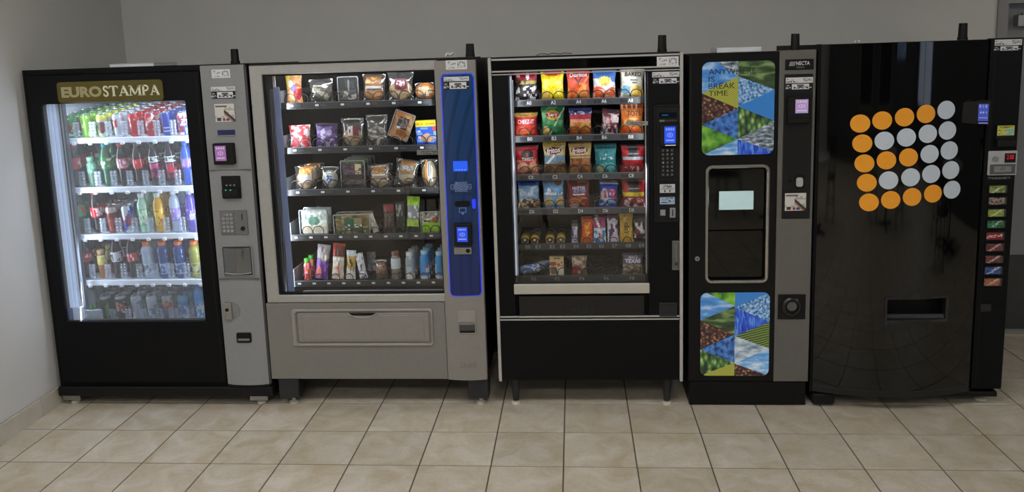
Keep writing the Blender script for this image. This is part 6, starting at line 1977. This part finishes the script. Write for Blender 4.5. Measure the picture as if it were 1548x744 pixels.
# ================================================================== food machine stock
K2 = 4.13 / FPX
BUN = [('bg', (176, 116, 60)), ('mott', 3, .9, 7), ('blob', 4, 6, .62, (206, 150, 90), 0, 1)]
BREAD = [('bg', (190, 160, 116)), ('mott', 6, .7, 7), ('blob', 2, 6, .6, (150, 104, 64), 0, 1)]
TAN = [('bg', (186, 164, 130)), ('mott', 6, .7, 6), ('band', .55, .62, (120, 84, 60))]
FOOD = [
    # tray 1
    (0, (431, 109, 458, 153), 'bag', 'peach, yellow and red candy bag', dict(lay=[('bg', (206, 150, 100)), ('ell', .35, .25, .3, .24, (222, 170, 120)), ('ell', .75, .42, .26, .3, (176, 36, 44)), ('blob', 1, 6, .55, (222, 200, 80), .55, 1), ('ell', .5, .55, .18, .14, (110, 100, 160)), ('ell', .3, .7, .2, .12, (226, 220, 200))])),
    (0, (467, 117, 505, 153), 'wrap', 'dark wrapped sandwich wedge', dict(food=[('bg', (60, 52, 44)), ('diag', -.9, .45, .12, (176, 166, 140)), ('diag', -.9, .25, .06, (90, 110, 70))], fh=.9)),
    (0, (512, 113, 543, 152), 'pack', 'black lunch pack with grey filling', dict(inner=[('bg', (34, 34, 36)), ('rect', .2, .9, .1, .45, (150, 148, 140)), ('blob', 3, 7, .5, (70, 70, 70), .1, .5), ('rect', .3, .8, .55, .85, (50, 56, 60)), ('rect', .45, .55, .45, .9, (120, 120, 120))])),
    (0, (547, 110, 583, 151), 'wrap', 'wrapped brown rolls under a brown label', dict(food=BUN, fh=.6, label=((.14, .86, .48, .95), [('bg', (126, 84, 44)), ('rect', 0, 1, 0, .22, (170, 172, 176)), ('blob', 5, 10, .58, (190, 150, 90), .4, .9)]))),
    (0, (585, 108, 625, 151), 'wrap', 'clear-wrapped pastry with maroon label', dict(food=BREAD, fh=.72, label=((.3, .78, .42, .78), [('bg', (100, 32, 46)), ('ell', .5, .55, .36, .32, (190, 178, 182)), ('blob', 6, 9, .6, (100, 32, 46), .2, .9)]))),
    (0, (627, 124, 661, 150), 'wrap', 'round glazed bun in clear film', dict(food=[('bg', (196, 124, 56)), ('mott', 9, .8, 6), ('ell', .5, .5, .22, .3, (226, 190, 140))], fh=.97, lump=1.25, fw=.95)),
    # tray 2
    (1, (436, 187, 472, 222), 'bag', 'pink and white candy bag', dict(lay=[('bg', (206, 196, 204)), ('blob', 7, 6, .5, (206, 60, 70), 0, 1), ('blob', 8, 7, .68, (226, 226, 232), 0, 1), ('ell', .3, .28, .2, .2, (214, 80, 90)), ('ell', .75, .3, .2, .2, (214, 90, 96))])),
    (1, (475, 184, 512, 221), 'bag', 'purple and white candy bag', dict(lay=[('bg', (72, 46, 110)), ('ell', .5, .62, .28, .18, (176, 170, 206)), ('blob', 9, 6, .52, (120, 90, 170), 0, 1), ('blob', 10, 7, .64, (196, 190, 220), 0, .6), ('band', .88, 1, (50, 34, 66))])),
    (1, (515, 175, 551, 219), 'wrap', 'clear-wrapped loaf with white and maroon label', dict(food=BREAD, fh=.62, label=((.32, .8, .4, .72), [('bg', (206, 198, 200)), ('rect', .5, 1, 0, 1, (110, 36, 50)), ('rect', .12, .3, .3, .7, (60, 50, 54))]))),
    (1, (552, 171, 587, 219), 'wrap', 'clear bag of grey-brown cookies', dict(food=[('bg', (150, 136, 116)), ('blob', 11, 6, .5, (60, 54, 50), 0, 1), ('blob', 12, 7, .64, (206, 196, 180), 0, 1)], fh=.62)),
    (1, (585, 170, 616, 212), 'pack', 'tilted tray of brown cookies with dark label', dict(inner=[('bg', (176, 130, 80)), ('blob', 13, 5, .55, (206, 160, 110), 0, 1), ('ell', .6, .2, .3, .14, (130, 76, 36)), ('ell', .3, .85, .25, .12, (196, 120, 60))], label=((.25, .8, .38, .82), [('bg', (44, 40, 42)), ('rect', .4, .55, .1, .9, (96, 90, 90)), ('blob', 14, 8, .62, (120, 112, 110), 0, 1), ('rect', .05, .35, 0, .2, (200, 200, 206))]), ry=.38, dz=.02, dx=.0)),
    (1, (630, 179, 664, 217), 'box', 'yellow and blue lunch kit box', dict(lay=[('bg', (36, 84, 190)), ('band', .74, 1, (222, 200, 40)), ('ell', .5, .3, .3, .16, (206, 150, 100)), ('rect', .08, .2, .25, .6, (190, 206, 226)), ('rect', .8, .92, .25, .6, (150, 186, 226)), ('blob', 15, 8, .6, (110, 150, 214), .1, .72), ('blob', 16, 10, .5, (180, 150, 40), .82, .9), ('ell', .85, .66, .12, .08, (206, 60, 50)), ('band', .0, .1, (24, 60, 160))])),
    # tray 3
    (2, (444, 248, 479, 284), 'wrap', 'wrapped sandwich with orange and white label', dict(food=BREAD, fh=.8, label=((.25, .85, .34, .98), [('bg', (206, 130, 50)), ('rect', 0, 1, 0, .45, (196, 196, 200)), ('blob', 17, 9, .6, (226, 190, 130), .5, 1)]), behind=2)),
    (2, (484, 249, 513, 284), 'wrap', 'round wrapped cake with blue star label', dict(food=[('bg', (196, 190, 166)), ('mott', 4, .5, 6)], fh=.8, lump=1.1, label=((.3, .74, .28, .7), [('bg', (180, 196, 214)), ('ell', .5, .5, .4, .42, (40, 90, 160)), ('blob', 18, 7, .55, (206, 216, 226), 0, 1)]))),
    (2, (516, 240, 553, 284), 'pack', 'dark meal pack with cream square label', dict(inner=[('bg', (42, 38, 40)), ('band', .12, .3, (110, 104, 92)), ('blob', 19, 7, .55, (70, 60, 60), 0, 1), ('band', .88, 1, (90, 120, 60))], label=((.08, .92, .5, .92), [('bg', (58, 46, 56)), ('rect', .62, .95, .1, .95, (196, 190, 150)), ('blob', 20, 8, .62, (96, 76, 90), 0, 1)]), behind=3)),
    (2, (557, 246, 591, 281), 'wrap', 'gold-labelled wrapped roll', dict(food=TAN, fh=.66, label=((.18, .82, .56, .96), [('bg', (150, 104, 56)), ('blob', 21, 9, .5, (196, 160, 110), 0, 1), ('rect', 0, 1, .0, .2, (206, 196, 180))]), behind=1)),
    (2, (593, 241, 630, 282), 'wrap', 'long wrap sandwich with kraft label', dict(food=[('bg', (186, 170, 140)), ('mott', 8, .5, 6), ('blob', 22, 5, .62, (120, 90, 60), 0, .3)], fh=.85, fw=.7, label=((.22, .86, .52, .96), [('bg', (150, 112, 70)), ('rect', .1, .9, .2, .55, (170, 172, 172)), ('blob', 23, 12, .55, (110, 110, 112), .2, .55)]), ry=.16)),
    (2, (635, 239, 663, 282), 'wrap', 'pale sub sandwich with orange label', dict(food=[('bg', (200, 180, 140)), ('mott', 8, .5, 6)], fh=.92, fw=.8, label=((.3, .62, .2, .95), [('bg', (206, 206, 204)), ('rect', 0, .4, 0, 1, (214, 150, 60)), ('rect', .55, .8, .3, .9, (110, 140, 170))]))),
    # tray 4
    (3, (453, 311, 497, 350), 'pack', 'pale sandwich pack with white printed film', dict(inner=[('bg', (176, 186, 180)), ('rect', .14, .86, .1, .9, (150, 166, 160)), ('blob', 24, 7, .5, (206, 212, 206), 0, 1), ('ell', .5, .55, .22, .2, (96, 140, 120)), ('band', .1, .3, (200, 186, 160))], behind=1)),
    (3, (505, 316, 562, 347), 'pack', 'wide salad box with green label', dict(inner=[('bg', (110, 96, 60)), ('blob', 25, 8, .5, (150, 130, 90), 0, 1), ('blob', 26, 7, .62, (60, 84, 40), 0, 1)], label=((.3, .78, .18, .82), [('bg', (24, 84, 60)), ('rect', .55, 1, .25, 1, (130, 120, 90)), ('blob', 27, 8, .6, (214, 216, 210), .1, .5)]), t=.05, behind=1)),
    (3, (563, 320, 574, 350), 'bag', 'thin white stick packet leaning over', dict(lay=[('bg', (200, 198, 186)), ('blob', 28, 5, .6, (170, 168, 150), 0, 1)], ry=-.34, t=.012)),
    (3, (579, 304, 597, 350), 'bag', 'dark red snack stick pack', dict(lay=[('bg', (50, 36, 36)), ('band', .72, .95, (120, 28, 36)), ('blob', 29, 6, .58, (96, 86, 76), 0, .65)], t=.026)),
    (3, (598, 301, 613, 350), 'bag', 'narrow black snack pack with grey letters', dict(lay=[('bg', (26, 28, 28)), ('blob', 30, 8, .52, (130, 134, 134), .55, .9), ('blob', 31, 6, .6, (60, 90, 60), .1, .5)], t=.026)),
    (3, (612, 294, 633, 350), 'bag', 'neon green snack bag with silver middle', dict(lay=[('bg', (126, 130, 136)), ('band', .78, 1, (150, 206, 40)), ('blob', 32, 6, .52, (200, 206, 212), .4, .78), ('band', .18, .36, (160, 196, 80)), ('band', 0, .16, (60, 64, 60))], t=.03, ry=.06)),
    (3, (637, 317, 667, 350), 'pack', 'snack tub with neon green lower half', dict(inner=[('bg', (150, 146, 130)), ('band', 0, .45, (150, 206, 40)), ('blob', 33, 6, .5, (206, 204, 190), .45, .95), ('blob', 34, 7, .64, (90, 80, 60), .45, 1), ('ell', .7, .6, .14, .1, (176, 60, 60))])),
    # tray 5
    (4, (458, 383, 471, 417), 'tube', 'pink fruit cup bottle with green lid', dict(kind='slim', liquid=(190, 70, 80), lay=[('blob', 35, 6, .6, (226, 160, 140), 0, .9)], cap=(70, 180, 60), behind=1)),
    (4, (473, 366, 495, 421), 'bag', 'purple snack bag with silver top', dict(lay=[('bg', (90, 46, 130)), ('band', .6, 1, (150, 146, 150)), ('blob', 36, 6, .58, (130, 90, 170), 0, .6), ('ell', .3, .2, .2, .16, (206, 110, 90)), ('ell', .65, .62, .26, .1, (196, 190, 170))], t=.026, ry=.14)),
    (4, (498, 364, 519, 421), 'bag', 'red and white snack sleeve', dict(lay=[('bg', (196, 190, 176)), ('band', .62, 1, (176, 50, 44)), ('rect', .25, 1, .65, .92, (96, 44, 40)), ('band', .55, .6, (220, 220, 214)), ('blob', 37, 5, .64, (196, 110, 90), 0, .35)], t=.024, ry=.1)),
    (4, (521, 373, 537, 419), 'bag', 'yellow and white snack sleeve', dict(lay=[('bg', (196, 166, 80)), ('band', 0, .35, (206, 206, 200)), ('band', .8, 1, (190, 200, 206)), ('blob', 38, 6, .55, (90, 80, 60), .3, .8)], t=.024, ry=.06)),
    (4, (542, 376, 556, 417), 'bag', 'silver and white snack sleeve leaning left', dict(lay=[('bg', (196, 196, 204)), ('blob', 39, 6, .58, (110, 110, 140), 0, 1), ('ell', .5, .2, .3, .1, (226, 226, 230))], t=.022, ry=-.18)),
    (4, (554, 371, 569, 402), 'bag', 'dull silver snack pouch set back', dict(lay=[('bg', (110, 114, 124)), ('blob', 40, 6, .52, (150, 154, 166), 0, 1)], t=.02, dy=.09, dz=.02)),
    (4, (566, 384, 586, 415), 'wrap', 'small clear bag of nuts', dict(food=[('bg', (96, 70, 50)), ('blob', 41, 7, .5, (150, 110, 70), 0, 1), ('blob', 42, 8, .68, (150, 50, 44), .4, 1)], fh=.85)),
    (4, (591, 372, 605, 417), 'tube', 'white yoghurt bottle with brown cap', dict(kind='slim', liquid=(120, 112, 104), lay=[('band', .45, .85, (186, 196, 206)), ('blob', 43, 6, .6, (80, 74, 70), 0, .45)], cap=(120, 84, 66))),
    (4, (612, 374, 627, 417), 'tube', 'pale grey drink bottle with white cap', dict(kind='slim', liquid=(176, 190, 196), lay=[('band', 0, .3, (214, 216, 216)), ('blob', 44, 5, .6, (140, 156, 170), .2, 1)], cap=(196, 206, 214), behind=2)),
    (4, (635, 370, 649, 416), 'tube', 'bright blue drink bottle with red emblem', dict(kind='slim', liquid=(52, 134, 206), lay=[('rect', .55, .85, .3, .55, (186, 196, 206)), ('ell', .68, .5, .08, .06, (196, 50, 50)), ('band', 0, .14, (190, 200, 206))], cap=(150, 200, 232), behind=2)),
    (4, (657, 374, 672, 418), 'tube', 'bright blue drink bottle beside the control column', dict(kind='slim', liquid=(56, 144, 214), lay=[('rect', .0, .35, .25, .6, (180, 190, 206)), ('band', 0, .16, (196, 206, 212))], cap=(160, 204, 230), behind=2)),
]
TN = ['top', 'second', 'third', 'fourth', 'lowest']
GRP = 'food on the %s tray of the grey machine'
EDGE = {}
for i, (ti, (x0, y0, x1, y1), kind, desc, d) in enumerate(FOOD):
    zt = Z2[ti] + .0022
    yv = 4.1145 + d.get('dy', 0)
    x, _ = Wp((x0 + x1) / 2, (y0 + y1) / 2, yv)
    w, h = (x1 - x0) * K2, (y1 - y0) * K2
    ry = d.get('ry', random.uniform(-.03, .03))
    gap = w / 2 + .002 + h * abs(math.sin(ry)) * .4
    EDGE.setdefault(ti, []).append((x - gap, x + gap))
    step = .072
    if kind == 'bag':
        o = make_bag('snack_bag', w * .96, h, d.get('t', .04), d['lay'], 100 + i, 22, 30)
        cat = 'snack bag'
    elif kind == 'wrap':
        o = make_wrap('wrapped_snack', w, h, .06, d['food'], d.get('label'), 100 + i, d.get('fh', .7), d.get('lump', .9), d.get('fw', .86))
        cat = 'wrapped food'
    elif kind == 'pack':
        o = make_pack('food_pack', w, h, d.get('t', .036), d['inner'], d.get('label'), 100 + i)
        cat = 'food pack'
    elif kind == 'box':
        o = make_box('lunch_box', w, h, .04, d['lay'])
        cat = 'food box'
    else:
        o = make_bottle('drink_bottle', d['kind'], d['liquid'], d['lay'], d['cap'], h / .156)
        cat = 'bottle'
        ry = 0
    if ti >= 3 and 'dy' not in d:
        if w > .1:
            dx = min(.03, w / 2 - .025)
            coil(TR2[ti], x - dx, 4.078, Z2[ti] - .006, .028 if dx > .028 else dx - .001, 1)
            coil(TR2[ti], x + dx, 4.078, Z2[ti] - .006, .028 if dx > .028 else dx - .001, -1)
        else:
            coil(TR2[ti], x, 4.078, Z2[ti] - .006, .0235, 1)
    lift = abs(math.sin(ry)) * w / 2 + d.get('dz', 0)
    put(o, x, yv, zt + .001 + lift, '%s on the %s tray of the grey machine' % (short(desc, 8), TN[ti]), cat, GRP % TN[ti], ry=ry, rx=-.05 if kind in ('bag', 'wrap') else 0)
    for b in range(d.get('behind', 0)):
        c = dup(o, None, (x + random.uniform(-.0015, .0015), yv + step * (b + 1), o.location.z), o.rotation_euler.copy())
        c['label'] = '%s, %s in its lane, %s tray of the grey machine' % (short(desc, 6), ORDN[b + 1], TN[ti])

for ti in (0, 1, 2):
    es = EDGE[ti]
    for (a0, a1), (b0, b1) in zip(es, es[1:]):
        if b0 - a1 > .0025:
            xm = (a1 + b0) / 2
            obj('divider', MB().box(xm - .001, xm + .001, 4.08, 4.58, Z2[ti] - .006, Z2[ti] + .06), BLACKI, TR2[ti])
